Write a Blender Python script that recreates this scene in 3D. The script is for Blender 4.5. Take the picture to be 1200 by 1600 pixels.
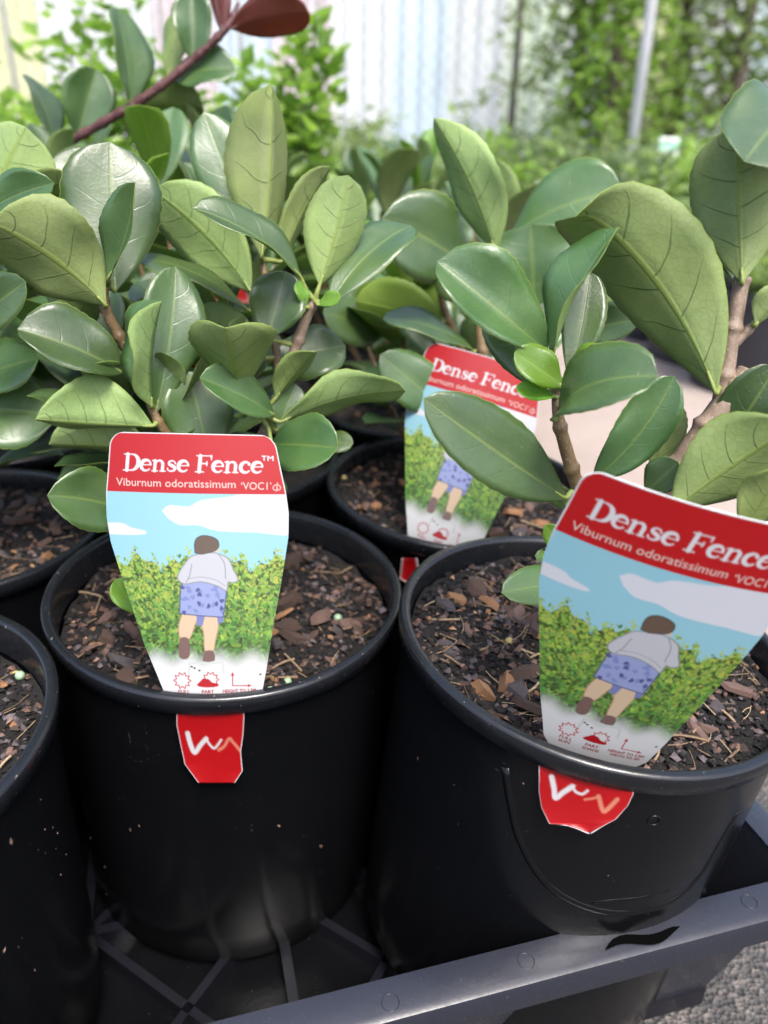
import bpy, math, random
import numpy as np
from mathutils import Vector, Matrix
for o in list(bpy.data.objects): bpy.data.objects.remove(o)
scene = bpy.context.scene
COL = scene.collection
R_ = math.radians

# ------------------------------------------------------------------ camera
F_PX, PITCH, ROLL, CAMZ = 1200.0, R_(25.0), R_(1.0), 0.38
CAM = Vector((0, 0, CAMZ))
FW = Vector((0, math.cos(PITCH), -math.sin(PITCH)))
UP0 = Vector((0, math.sin(PITCH), math.cos(PITCH)))
RT = Vector((1, 0, 0))*math.cos(ROLL) + UP0*math.sin(ROLL)
DN = Vector((1, 0, 0))*math.sin(ROLL) - UP0*math.cos(ROLL)
cd = bpy.data.cameras.new('camera')
cam = bpy.data.objects.new('camera', cd); COL.objects.link(cam)
cd.sensor_fit = 'VERTICAL'; cd.sensor_height = 36.0; cd.lens = 36.0*F_PX/1600.0
cd.clip_start = 0.02; cd.clip_end = 2000
cd.dof.use_dof = True; cd.dof.focus_distance = 0.296; cd.dof.aperture_fstop = 27.0/3.6
M = Matrix.Identity(4)
for i in range(3):
    M[i][0] = RT[i]; M[i][1] = -DN[i]; M[i][2] = -FW[i]; M[i][3] = CAM[i]
cam.matrix_world = M
scene.camera = cam

# ------------------------------------------------------------------ light: bright overcast
SUN_EL, SUN_AZ = 60.0, 156.0       # azimuth measured from +Y (ahead) towards +X
world = bpy.data.worlds.new('World'); scene.world = world; world.use_nodes = True
wn = world.node_tree.nodes; wl = world.node_tree.links
bg = wn['Background']
sky = wn.new('ShaderNodeTexSky'); sky.sky_type = 'NISHITA'; sky.sun_disc = False
sky.sun_elevation = R_(SUN_EL); sky.sun_rotation = R_(SUN_AZ)
sky.air_density = 1.0; sky.dust_density = 4.0; sky.ozone_density = 1.0; sky.altitude = 0
wl.new(sky.outputs[0], bg.inputs[0]); bg.inputs[1].default_value = 0.115
sl = bpy.data.lights.new('sun', 'SUN'); sl.energy = 1.5; sl.angle = R_(20); sl.color = (1, 0.97, 0.94)
sun = bpy.data.objects.new('sun', sl); COL.objects.link(sun)
sd = Vector((math.sin(R_(SUN_AZ))*math.cos(R_(SUN_EL)), math.cos(R_(SUN_AZ))*math.cos(R_(SUN_EL)), math.sin(R_(SUN_EL))))
sun.rotation_euler = sd.to_track_quat('Z', 'Y').to_euler(); sun.location = (0, 0, 5)
scene.view_settings.view_transform = 'Standard'; scene.view_settings.look = 'None'
scene.view_settings.exposure = 2.0; scene.view_settings.gamma = 1.0
scene.view_settings.use_curve_mapping = False
scene.render.engine = 'CYCLES'

# ------------------------------------------------------------------ helpers
def ray(px, py): return RT*((px-600)/F_PX) + DN*((py-800)/F_PX) + FW
def at(px, py, d): return CAM + ray(px, py)*d
def onz(px, py, z):
    r = ray(px, py); return CAM + r*((z-CAMZ)/r.z)
def tag(o, label=None, cat=None, group=None, kind=None):
    if label: o['label'] = label
    if cat: o['category'] = cat
    if group: o['group'] = group
    if kind: o['kind'] = kind
    return o
def empty(name, loc, label=None, cat=None, group=None):
    o = bpy.data.objects.new(name, None); COL.objects.link(o); o.location = loc
    o.empty_display_size = 0.02
    return tag(o, label, cat, group)
def link(name, me, parent=None, mats=None):
    """mesh given in WORLD coordinates, parented to a translation-only parent"""
    o = bpy.data.objects.new(name, me); COL.objects.link(o)
    if mats:
        for m in (mats if isinstance(mats, (list, tuple)) else [mats]): me.materials.append(m)
    if parent:
        o.parent = parent; o.matrix_parent_inverse = Matrix.Translation(wloc(parent)).inverted()
    return o
def wloc(o):
    v = Vector(o.location)
    while o.parent:
        if o.matrix_parent_inverse != Matrix.Identity(4): return Vector((0, 0, 0)) + v
        o = o.parent; v = v + Vector(o.location)
    return v
class MB:
    def __init__(s): s.v = []; s.f = []; s.mi = []
    def add(s, vs, fs, mi=0):
        n = len(s.v); s.v += [tuple(p) for p in vs]
        s.f += [tuple(i+n for i in f) for f in fs]; s.mi += [mi]*len(fs)
    def tube(s, pts, rad, seg=8, mi=0, cap=True):
        pts = [Vector(p) for p in pts]
        if not isinstance(rad, (list, tuple)): rad = [rad]*len(pts)
        vs = []; prev = None
        for i, p in enumerate(pts):
            d = (pts[min(i+1, len(pts)-1)]-pts[max(i-1, 0)])
            if d.length < 1e-9: d = Vector((0, 0, 1))
            d.normalize()
            if prev is None:
                prev = d.orthogonal().normalized()
            prev = (prev-d*prev.dot(d))
            if prev.length < 1e-6: prev = d.orthogonal()
            prev.normalize(); q = d.cross(prev)
            for k in range(seg):
                a = 2*math.pi*k/seg
                vs.append(p+(prev*math.cos(a)+q*math.sin(a))*rad[i])
        fs = []
        for i in range(len(pts)-1):
            for k in range(seg):
                fs.append((i*seg+k, i*seg+(k+1) % seg, (i+1)*seg+(k+1) % seg, (i+1)*seg+k))
        if cap:
            fs.append(tuple(reversed(range(seg)))); fs.append(tuple((len(pts)-1)*seg+k for k in range(seg)))
        s.add(vs, fs, mi)
    def box(s, c, ax, ay, az, mi=0):
        """centre and three half-extent vectors"""
        c = Vector(c); vs = []
        for x in (-1, 1):
            for y in (-1, 1):
                for z in (-1, 1): vs.append(c+ax*x+ay*y+az*z)
        s.add(vs, [(0, 1, 3, 2), (4, 6, 7, 5), (0, 4, 5, 1), (2, 3, 7, 6), (0, 2, 6, 4), (1, 5, 7, 3)], mi)
    def mesh(s, name, smooth=True):
        me = bpy.data.meshes.new(name); me.from_pydata(s.v, [], s.f)
        me.polygons.foreach_set('material_index', s.mi)
        me.polygons.foreach_set('use_smooth', [smooth]*len(s.f)); me.update()
        return me
    def build(s, name, mats, parent=None, smooth=True):
        return link(name, s.mesh(name, smooth), parent, mats)
def lin(c):
    out = []
    for x in c[:3]:
        x /= 255.0
        out.append(x/12.92 if x <= 0.04045 else ((x+0.055)/1.055)**2.4)
    return tuple(out)
def smoothpath(pts, n=6):
    """Catmull-Rom"""
    pts = [Vector(p) for p in pts]
    if len(pts) < 3: return pts
    P = [pts[0]*2-pts[1]]+pts+[pts[-1]*2-pts[-2]]; out = []
    for i in range(1, len(P)-2):
        for k in range(n):
            t = k/n; a, b, c, d = P[i-1:i+3]
            out.append(0.5*((2*b)+(c-a)*t+(2*a-5*b+4*c-d)*t*t+(3*b-a-3*c+d)*t**3))
    out.append(pts[-1]); return out

# ------------------------------------------------------------------ materials
class NT:
    def __init__(s, name):
        s.m = bpy.data.materials.new(name); s.m.use_nodes = True
        s.t = s.m.node_tree; s.n = s.t.nodes; s.p = s.n['Principled BSDF']; s.out = s.n['Material Output']
    def new(s, t, **kw):
        n = s.n.new(t)
        for k, v in kw.items(): setattr(n, k, v)
        return n
    def L(s, a, b): s.t.links.new(a, b)
    def noise(s, scale, detail=4, vec=None, rough=0.6):
        n = s.new('ShaderNodeTexNoise'); n.inputs['Scale'].default_value = scale; n.inputs['Detail'].default_value = detail
        n.inputs['Roughness'].default_value = rough
        if vec is not None: s.L(vec, n.inputs['Vector'])
        return n.outputs['Fac']
    def ramp(s, fac, stops, interp='LINEAR'):
        r = s.new('ShaderNodeValToRGB'); r.color_ramp.interpolation = interp
        e = r.color_ramp.elements
        while len(e) < len(stops): e.new(0.5)
        for el, (p, c) in zip(e, stops):
            el.position = p; el.color = (*c, 1) if len(c) == 3 else c
        s.L(fac, r.inputs[0]); return r.outputs[0]
    def mix(s, fac, a, b, mode='MIX'):
        m = s.new('ShaderNodeMix'); m.data_type = 'RGBA'; m.blend_type = mode
        for sock, v in ((m.inputs[0], fac), (m.inputs[6], a), (m.inputs[7], b)):
            if isinstance(v, (int, float)): sock.default_value = v
            elif isinstance(v, (tuple, list)): sock.default_value = (*v[:3], 1)
            else: s.L(v, sock)
        return m.outputs[2]
    def math(s, op, a, b=0.0, c=None):
        m = s.new('ShaderNodeMath'); m.operation = op
        for i, v in enumerate((a, b) if c is None else (a, b, c)):
            if isinstance(v, (int, float)): m.inputs[i].default_value = v
            else: s.L(v, m.inputs[i])
        return m.outputs[0]
    def bump(s, h, strength=0.3, dist=0.001, normal=None):
        b = s.new('ShaderNodeBump'); b.inputs['Strength'].default_value = strength; b.inputs['Distance'].default_value = dist
        s.L(h, b.inputs['Height'])
        if normal is not None: s.L(normal, b.inputs['Normal'])
        return b.outputs[0]
    def coord(s, which='Object'): return s.new('ShaderNodeTexCoord').outputs[which]
def setp(nt, color=None, rough=None, spec=None, coat=None, coatr=None):
    p = nt.p
    if color is not None:
        if isinstance(color, tuple): p.inputs['Base Color'].default_value = (*color, 1)
        else: nt.L(color, p.inputs['Base Color'])
    if rough is not None:
        if isinstance(rough, float): p.inputs['Roughness'].default_value = rough
        else: nt.L(rough, p.inputs['Roughness'])
    if spec is not None: p.inputs['Specular IOR Level'].default_value = spec
    if coat is not None: p.inputs['Coat Weight'].default_value = coat
    if coatr is not None: p.inputs['Coat Roughness'].default_value = coatr

def leaf_mat(name, base, base2, under, veincol, edge, rough, transl, trcol, spec=0.5):
    nt = NT(name)
    uv = nt.new('ShaderNodeUVMap'); uv.uv_map = 'leaf'
    sep = nt.new('ShaderNodeSeparateXYZ'); nt.L(uv.outputs[0], sep.inputs[0])
    t = sep.outputs[0]; sv = nt.math('ABSOLUTE', nt.math('SUBTRACT', nt.math('MULTIPLY', sep.outputs[1], 2.0), 1.0))
    oi = nt.new('ShaderNodeObjectInfo')
    co = nt.coord('Object')
    sgn = nt.math('GREATER_THAN', sep.outputs[1], 0.5)
    wob = nt.math('ADD', nt.math('MULTIPLY', nt.math('SUBTRACT', nt.noise(38, 2, co), 0.5), 0.13), nt.math('MULTIPLY', sgn, nt.math('MULTIPLY_ADD', oi.outputs['Random'], 0.12, 0.02)))
    s2 = nt.math('ADD', nt.math('SUBTRACT', t, nt.math('MULTIPLY', nt.math('POWER', sv, 1.5), 0.20)), wob)
    fr = nt.math('FRACT', nt.math('ADD', nt.math('MULTIPLY', s2, nt.math('MULTIPLY_ADD', oi.outputs['Random'], 2.2, 4.2)), nt.math('MULTIPLY', oi.outputs['Random'], 7.0)))
    tri = nt.math('ABSOLUTE', nt.math('SUBTRACT', fr, 0.5))          # 0.5 at vein
    vein = nt.new('ShaderNodeMapRange'); vein.interpolation_type = 'SMOOTHSTEP'
    nt.L(tri, vein.inputs[0]); vein.inputs[1].default_value = 0.462; vein.inputs[2].default_value = 0.495
    fade = nt.new('ShaderNodeMapRange'); nt.L(sv, fade.inputs[0]); fade.inputs[1].default_value = 0.88; fade.inputs[2].default_value = 0.45
    veinf = nt.math('MULTIPLY', nt.math('MULTIPLY', vein.outputs[0], fade.outputs[0]), nt.math('MULTIPLY_ADD', nt.noise(90, 2, co), 0.8, 0.45))
    net = nt.new('ShaderNodeTexVoronoi'); net.feature = 'DISTANCE_TO_EDGE'; net.inputs['Scale'].default_value = 420; nt.L(co, net.inputs['Vector'])
    netf = nt.new('ShaderNodeMapRange'); nt.L(net.outputs['Distance'], netf.inputs[0]); netf.inputs[1].default_value = 0.12; netf.inputs[2].default_value = 0.0
    mid = nt.new('ShaderNodeMapRange'); mid.interpolation_type = 'SMOOTHSTEP'; nt.L(sv, mid.inputs[0]); mid.inputs[1].default_value = 0.075; mid.inputs[2].default_value = 0.02
    edg = nt.new('ShaderNodeMapRange'); edg.interpolation_type = 'SMOOTHSTEP'; nt.L(sv, edg.inputs[0]); edg.inputs[1].default_value = 0.972; edg.inputs[2].default_value = 0.998
    n1 = nt.noise(45, 5, co)
    col = nt.ramp(n1, [(0.3, base), (0.72, base2)])
    hs = nt.new('ShaderNodeHueSaturation'); nt.L(col, hs.inputs['Color'])
    nt.L(nt.math('MULTIPLY_ADD', oi.outputs['Random'], 0.65, 0.68), hs.inputs['Value'])
    nt.L(nt.math('MULTIPLY_ADD', oi.outputs['Random'], 0.03, 0.485), hs.inputs['Hue'])
    col = hs.outputs[0]
    # spots and blemishes
    sp = nt.ramp(nt.noise(330, 2, co), [(0.70, (0, 0, 0)), (0.76, (1, 1, 1))])
    col = nt.mix(nt.math('MULTIPLY', sp, 0.25), col, tuple(x*0.35 for x in base))
    col = nt.mix(nt.math('MULTIPLY', netf.outputs[0], 0.16 if under else 0.07), col, veincol)
    blot = nt.ramp(nt.noise(18, 3, co), [(0.45, (0, 0, 0)), (0.75, (1, 1, 1))])
    col = nt.mix(nt.math('MULTIPLY', blot, 0.35), col, tuple(x*y for x, y in zip(base2, (1.25, 1.25, 0.75))))
    dst = nt.ramp(nt.noise(1100, 1, co), [(0.70, (0, 0, 0)), (0.76, (1, 1, 1))])
    col = nt.mix(nt.math('MULTIPLY', dst, 0.0 if under else 0.22), col, (0.35, 0.36, 0.32))
    col = nt.mix(nt.math('MULTIPLY', veinf, 0.75 if under else 0.14), col, veincol)
    col = nt.mix(nt.math('MULTIPLY', mid.outputs[0], 0.6 if under else 0.28), col, edge)
    col = nt.mix(nt.math('MULTIPLY', edg.outputs[0], 0.8), col, edge)
    rn = nt.math('MULTIPLY_ADD', nt.noise(120, 3, co), 0.25, rough-0.12)
    setp(nt, col, rn, spec, 0.0 if under else 0.42, 0.42)
    h = nt.math('ADD', nt.math('ADD', nt.math('MULTIPLY', nt.noise(110, 3, co), 0.9), nt.math('MULTIPLY', netf.outputs[0], 0.10)), nt.math('MULTIPLY', nt.math('MAXIMUM', veinf, mid.outputs[0]), 0.9 if under else -0.5))
    b = nt.bump(h, 0.4 if under else 0.30, 0.0008)
    nt.L(b, nt.p.inputs['Normal'])
    tr = nt.new('ShaderNodeBsdfTranslucent'); tr.inputs[0].default_value = (*trcol, 1)
    ms = nt.new('ShaderNodeMixShader'); ms.inputs[0].default_value = transl
    nt.L(nt.p.outputs[0], ms.inputs[1]); nt.L(tr.outputs[0], ms.inputs[2]); nt.L(ms.outputs[0], nt.out.inputs[0])
    return nt.m
EDGE = (0.20, 0.26, 0.05)
TOP = leaf_mat('leaf_top', (0.032, 0.074, 0.021), (0.066, 0.120, 0.036), False, (0.07, 0.13, 0.05), EDGE, 0.34, 0.28, (0.16, 0.30, 0.04), 0.6)
UND = leaf_mat('leaf_underside', (0.185, 0.260, 0.090), (0.275, 0.355, 0.140), True, (0.04, 0.065, 0.02), EDGE, 0.55, 0.36, (0.22, 0.38, 0.05), 0.3)
YTOP = leaf_mat('young_leaf_top', (0.085, 0.20, 0.016), (0.13, 0.27, 0.025), False, (0.16, 0.3, 0.04), (0.25, 0.36, 0.05), 0.36, 0.4, (0.30, 0.50, 0.04))
YUND = leaf_mat('young_leaf_underside', (0.14, 0.24, 0.035), (0.20, 0.30, 0.06), True, (0.08, 0.15, 0.02), (0.25, 0.36, 0.05), 0.5, 0.4, (0.30, 0.50, 0.04), 0.3)
RTOP = leaf_mat('red_leaf_top', (0.10, 0.022, 0.016), (0.17, 0.045, 0.03), False, (0.2, 0.06, 0.05), (0.12, 0.03, 0.03), 0.35, 0.35, (0.4, 0.10, 0.06))
LM = {'n': [TOP, UND], 'y': [YTOP, YUND], 'r': [RTOP, RTOP]}

def stem_mat(name, a, b, c, rough=0.6):
    nt = NT(name); co = nt.coord('Object')
    col = nt.ramp(nt.noise(140, 5, co), [(0.3, a), (0.6, b), (0.8, c)])
    sp = nt.ramp(nt.noise(900, 1, co), [(0.66, (0, 0, 0)), (0.70, (1, 1, 1))])
    col = nt.mix(nt.math('MULTIPLY', sp, 0.6), col, (0.35, 0.30, 0.22))
    setp(nt, col, rough); nt.L(nt.bump(nt.noise(400, 4, co), 0.5, 0.0006), nt.p.inputs['Normal'])
    return nt.m
STEM = stem_mat('brown_stem', (0.075, 0.045, 0.018), (0.12, 0.075, 0.028), (0.16, 0.12, 0.05))
BARK = stem_mat('woody_stem', (0.11, 0.075, 0.05), (0.17, 0.12, 0.085), (0.22, 0.17, 0.12))
GSTEM = stem_mat('green_petiole', (0.12, 0.15, 0.03), (0.16, 0.20, 0.04), (0.2, 0.22, 0.06))
REDSTEM = stem_mat('red_stem', (0.045, 0.012, 0.014), (0.075, 0.022, 0.024), (0.10, 0.05, 0.045))

def plastic(name, base, rough, dust=0.5, scuff=0.5, spec=0.5):
    nt = NT(name); co = nt.coord('Object')
    sp = nt.ramp(nt.noise(520, 1.5, co, 0.5), [(0.735, (0, 0, 0)), (0.775, (1, 1, 1))])
    film = nt.ramp(nt.noise(28, 6, co, 0.65), [(0.50, (0, 0, 0)), (0.80, (1, 1, 1))])
    mp = nt.new('ShaderNodeMapping'); mp.inputs['Scale'].default_value = (1, 1, 0.22); nt.L(co, mp.inputs[0])
    sc = nt.ramp(nt.noise(190, 5, mp.outputs[0], 0.7), [(0.66, (0, 0, 0)), (0.78, (1, 1, 1))])
    col = nt.mix(nt.math('MULTIPLY', film, 0.05*dust), base, (0.22, 0.20, 0.18))
    col = nt.mix(nt.math('MULTIPLY', nt.math('MULTIPLY', sc, film), 0.5*scuff), col, (0.20, 0.19, 0.18))
    col = nt.mix(nt.math('MULTIPLY', sp, dust), col, (0.24, 0.20, 0.16))
    r = nt.math('ADD', nt.math('MULTIPLY_ADD', nt.noise(70, 4, co), 0.16, rough-0.08), nt.math('MULTIPLY', film, 0.10))
    setp(nt, col, r, spec)
    h = nt.math('ADD', nt.noise(260, 3, co), nt.math('MULTIPLY', sp, 0.8))
    nt.L(nt.bump(h, 0.12, 0.0006), nt.p.inputs['Normal'])
    return nt.m
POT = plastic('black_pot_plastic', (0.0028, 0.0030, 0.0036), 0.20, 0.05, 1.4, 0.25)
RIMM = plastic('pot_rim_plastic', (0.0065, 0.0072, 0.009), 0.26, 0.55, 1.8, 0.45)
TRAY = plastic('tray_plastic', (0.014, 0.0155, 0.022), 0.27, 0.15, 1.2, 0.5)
TRAY_SHADED = plastic('tray_plastic_shaded', (0.006, 0.006, 0.009), 0.30, 0.2, 0.4, 0.4)  # tray plastic in a darker colour, painting the shade down among the pots
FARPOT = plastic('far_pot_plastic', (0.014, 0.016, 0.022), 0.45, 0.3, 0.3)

def soil_mat():
    nt = NT('potting_soil'); co = nt.coord('Object')
    col = nt.ramp(nt.noise(330, 6, co, 0.7), [(0.36, (0.003, 0.002, 0.002)), (0.60, (0.010, 0.0065, 0.005)), (0.80, (0.035, 0.022, 0.016))])
    setp(nt, col, 0.85); nt.L(nt.bump(nt.noise(420, 6, co, 0.75), 1.0, 0.006), nt.p.inputs['Normal'])
    return nt.m
SOIL = soil_mat()
def chip_mat(name, a, b, c, rough=0.75):
    nt = NT(name); co = nt.coord('Object'); oi = nt.new('ShaderNodeObjectInfo')
    mp = nt.new('ShaderNodeMapping'); mp.inputs['Scale'].default_value = (1, 3, 1); nt.L(co, mp.inputs[0])
    nt.L(nt.math('MULTIPLY', oi.outputs['Random'], 9.0), mp.inputs['Location'])
    g = nt.new('ShaderNodeNewGeometry')
    f = nt.math('ADD', nt.math('MULTIPLY', nt.noise(300, 5, mp.outputs[0], 0.65), 0.6), nt.math('MULTIPLY', g.outputs['Random Per Island'], 0.42))
    col = nt.ramp(f, [(0.25, a), (0.5, b), (0.75, c)])
    setp(nt, col, rough); nt.L(nt.bump(nt.noise(500, 5, mp.outputs[0]), 0.7, 0.001), nt.p.inputs['Normal'])
    return nt.m
CHIP = [chip_mat('bark_brown', (0.008, 0.005, 0.004), (0.038, 0.021, 0.014), (0.12, 0.062, 0.042)),
        chip_mat('bark_grey', (0.010, 0.008, 0.008), (0.040, 0.032, 0.034), (0.12, 0.095, 0.10)),
        chip_mat('bark_pink', (0.05, 0.027, 0.020), (0.105, 0.060, 0.046), (0.18, 0.11, 0.085)),
        chip_mat('wood_orange', (0.12, 0.055, 0.022), (0.22, 0.105, 0.045), (0.30, 0.17, 0.085))]
STRAW = chip_mat('straw', (0.07, 0.042, 0.022), (0.17, 0.11, 0.06), (0.32, 0.24, 0.15))
def flat(name, c, rough=0.5, spec=0.5):
    nt = NT(name); co = nt.coord('Object')
    col = nt.mix(nt.math('MULTIPLY', nt.noise(200, 4, co), 0.25), c, tuple(x*0.6 for x in c))
    setp(nt, col, rough, spec); return nt.m
PRILL = flat('prill_green', (0.22, 0.32, 0.20), 0.35)
PRILLY = flat('prill_yellow', (0.34, 0.27, 0.09), 0.35)
def attr_mat(name, rough=0.38):
    nt = NT(name); a = nt.new('ShaderNodeAttribute'); a.attribute_name = 'print'
    co = nt.coord('Object')
    sp = nt.ramp(nt.noise(700, 1, co), [(0.80, (0, 0, 0)), (0.82, (1, 1, 1))])
    col = nt.mix(nt.math('MULTIPLY', sp, 0.7), nt.mix(1.0, a.outputs[0], (0.345, 0.345, 0.35), 'MULTIPLY'), (0.05, 0.04, 0.035))
    setp(nt, col, rough, 0.45)
    nt.L(nt.bump(nt.noise(90, 2, co), 0.08, 0.001), nt.p.inputs['Normal'])
    return nt.m
PRINT = attr_mat('printed_card')
CARDW = flat('card_white', (0.80, 0.80, 0.80), 0.45)
def ground_mat():
    nt = NT('ground_gravel'); co = nt.coord('Object')
    agg = nt.new('ShaderNodeTexVoronoi'); agg.inputs['Scale'].default_value = 420; nt.L(co, agg.inputs['Vector'])
    sepc = nt.new('ShaderNodeSeparateColor'); nt.L(agg.outputs['Color'], sepc.inputs[0])
    stone = nt.ramp(sepc.outputs[0], [(0.0, (0.018, 0.018, 0.018)), (0.45, (0.05, 0.047, 0.045)), (0.8, (0.09, 0.078, 0.07)), (1.0, (0.17, 0.145, 0.125))])
    col = nt.mix(0.4, stone, nt.ramp(nt.noise(60, 5, co), [(0.3, (0.03, 0.029, 0.029)), (0.7, (0.08, 0.075, 0.072))]))
    setp(nt, col, 0.9); nt.L(nt.bump(agg.outputs['Distance'], 0.8, 0.004), nt.p.inputs['Normal'])
    return nt.m
def path_mat():
    nt = NT('path_concrete'); co = nt.coord('Object')
    big = nt.ramp(nt.noise(3.0, 6, co), [(0.3, (0.20, 0.155, 0.13)), (0.7, (0.30, 0.245, 0.21))])
    spk = nt.ramp(nt.noise(240, 4, co), [(0.35, (0.10, 0.085, 0.075)), (0.6, (0.30, 0.25, 0.22)), (0.8, (0.40, 0.36, 0.32))])
    setp(nt, nt.mix(0.4, big, spk), 0.9); nt.L(nt.bump(nt.noise(240, 4, co), 0.5, 0.002), nt.p.inputs['Normal'])
    return nt.m
GROUND = ground_mat(); PATH = path_mat()

# ------------------------------------------------------------------ ground
mb = MB(); S = 400
mb.add([(-S, -S, -0.004), (S, -S, -0.004), (S, S, -0.004), (-S, S, -0.004)], [(0, 1, 2, 3)])
tag(mb.build('ground', GROUND), kind='structure')
mb = MB(); pe_ = [(-8, .42), (-3, .44), (-1, .43), (.2, .45), (.5, .44), (1.2, .46), (3, .44), (8, .45)]
mb.add([(x, y, 0) for x, y in pe_]+[(x, 9, 0) for x, y in pe_], [(i, i+1, 9+i, 8+i) for i in range(7)])
tag(mb.build('path', PATH), kind='structure')

# ------------------------------------------------------------------ crate tray
TZ = 0.100                                   # top of the tray rim
TC = Vector((0.180, 0.236, 0))               # inner front right corner (plan)
TU = Vector((0.9635, 0.2675, 0)); TV = Vector((-0.2675, 0.9635, 0)); ZZ = Vector((0, 0, 1))
TW, TD = 0.62, 0.66
def tp(u, v, z): return TC + TU*u + TV*v + ZZ*z    # u<=0 leftwards, v>=0 away
tray = empty('crate_tray', tuple(tp(-TW/2, TD/2, 0)), 'dark plastic crate tray with a torn rim holding the black pots', 'tray')
def wall(name, a, b, outn):
    """a,b: inner rim corners (u,v); outn: outward plan unit (u,v). Sloping wall, flat rim, folded lip"""
    m = MB(); prof = [(-0.000, -0.001), (0.0, -0.0), (0.0125, 0.0), (0.0150, -0.0012), (0.0158, -0.0035), (0.0150, -0.0150), (0.0128, -0.0150), (0.0128, -0.0060), (0.0035, -0.0060), (-0.016, -0.099), (-0.019, -0.099), (-0.0005, -0.0030)]
    rings = []
    n = 24
    for k in range(n+1):
        t = k/n
        base = Vector((a[0]+(b[0]-a[0])*t, a[1]+(b[1]-a[1])*t))
        dirv = Vector((b[0]-a[0], b[1]-a[1])).normalized()
        ring = []
        for (o, z) in prof:
            ext = dirv*(o if k == n else (-o if k == 0 else 0))
            p = base+Vector(outn)*o+ext
            ring.append(tp(p.x, p.y, TZ+z+0.0002*math.sin(t*9+a[0]*40)))
        rings.append(ring)
    vs = [p for r in rings for p in r]; q = len(prof); fs = []
    for k in range(n):
        for j in range(q):
            fs.append((k*q+j, k*q+(j+1) % q, (k+1)*q+(j+1) % q, (k+1)*q+j))
    m.add(vs, fs)
    o = m.build(name, TRAY, tray, True)
    o.data.set_sharp_from_angle(angle=R_(28))
    return o
fw_ = wall('front_wall', (-TW, 0), (0, 0), (0, -1))
rw_ = wall('side_wall', (0, 0), (0, TD), (1, 0))
wall('rear_wall', (0, TD), (-TW, TD), (0, 1))
wall('side_wall', (-TW, TD), (-TW, 0), (-1, 0))
# lattice floor: criss-cross bars, ring ribs
FZ = 0.005
rng = random.Random(4)
def bar(p, q, w=0.0045, h=0.004):
    m = MB(); a = tp(p[0], p[1], FZ); b = tp(q[0], q[1], FZ); d = (b-a); L = d.length; d.normalize(); s = d.cross(ZZ)
    m.box((a+b)/2, d*L/2, s*w/2, ZZ*h)
    return m.build('floor_bar', TRAY_SHADED, tray, False)
NX, NY = 6, 6
cw, ch = (TW-0.03)/NX, (TD-0.03)/NY
u0, v0 = -TW+0.015, 0.015
for i in range(NX+1):
    bar((u0+i*cw, v0), (u0+i*cw, v0+NY*ch), 0.005, 0.006)
for j in range(NY+1):
    bar((u0, v0+j*ch), (u0+NX*cw, v0+j*ch), 0.005, 0.0055)
for j in range(3):
    for i in range(NX):
        a = (u0+i*cw, v0+j*ch); c = (a[0]+cw/2, a[1]+ch/2)
        for (dx, dy) in ((0, 0), (1, 0), (0, 1), (1, 1)):
            q = (a[0]+dx*cw, a[1]+dy*ch)
            bar((c[0]+(q[0]-c[0])*0.03, c[1]+(q[1]-c[1])*0.03), (c[0]+(q[0]-c[0])*0.95, c[1]+(q[1]-c[1])*0.95), 0.0042, 0.0045+0.0003*(dx+2*dy))
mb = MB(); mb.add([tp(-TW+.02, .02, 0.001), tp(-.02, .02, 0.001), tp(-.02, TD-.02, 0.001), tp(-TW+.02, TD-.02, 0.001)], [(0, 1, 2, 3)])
mb.build('floor_gap_shade', POT, tray)  # added near-black sheet: paints the shade seen through the lattice gaps
# moulding marks on the front rim, gussets under the lip, torn lip
def rimpix(px, py): 
    p = onz(px, py, TZ+0.0004); d = p-TC; return d.dot(TU), d.dot(TV)
for (px, py) in ((822, 1501), (1171, 1408), (610, 1566)):
    u, v = rimpix(px, py); v = min(-0.0035, max(-0.0105, v)); c = tp(u, v, TZ+0.0002)
    m = MB(); m.tube([c+(TU*math.cos(a)+TV*math.sin(a))*0.0032 for a in [2*math.pi*k/24 for k in range(25)]], 0.00016, 5, 0, False)
    m.build('moulding_ring', TRAY, tray)
BLACKGAP = flat('dark_split', (0.002, 0.002, 0.002), 0.95, 0.0)
u1, v1 = rimpix(935, 1466); u2, v2 = rimpix(1050, 1431)
m = MB(); up_, lo_ = [], []
for k in range(13):
    t = k/12; w = math.sin(math.pi*t)**0.7
    u = u1+(u2-u1)*t; vc = -0.0108+0.0016*math.sin(t*7.5)
    up_.append(tp(u, vc+0.0030*w, TZ+0.0008)); lo_.append(tp(u, vc-0.0012*w-0.0003, TZ+0.0009))
m.add(up_+lo_, [(k, k+1, 13+k+1, 13+k) for k in range(12)])
m.build('rim_split', BLACKGAP, tray)
for u in [-0.03-0.155*k for k in range(4)]:
    m = MB(); a = tp(u, -0.0128, TZ-0.0142); b = tp(u, 0.006, TZ-0.0142); c = tp(u, 0.0055, TZ-0.034)
    h = TU*0.0013
    m.add([a-h, b-h, c-h, a+h, b+h, c+h], [(0, 1, 2), (5, 4, 3), (0, 3, 4, 1), (1, 4, 5, 2), (2, 5, 3, 0)])
    m.build('gusset', TRAY, tray, False)

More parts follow.
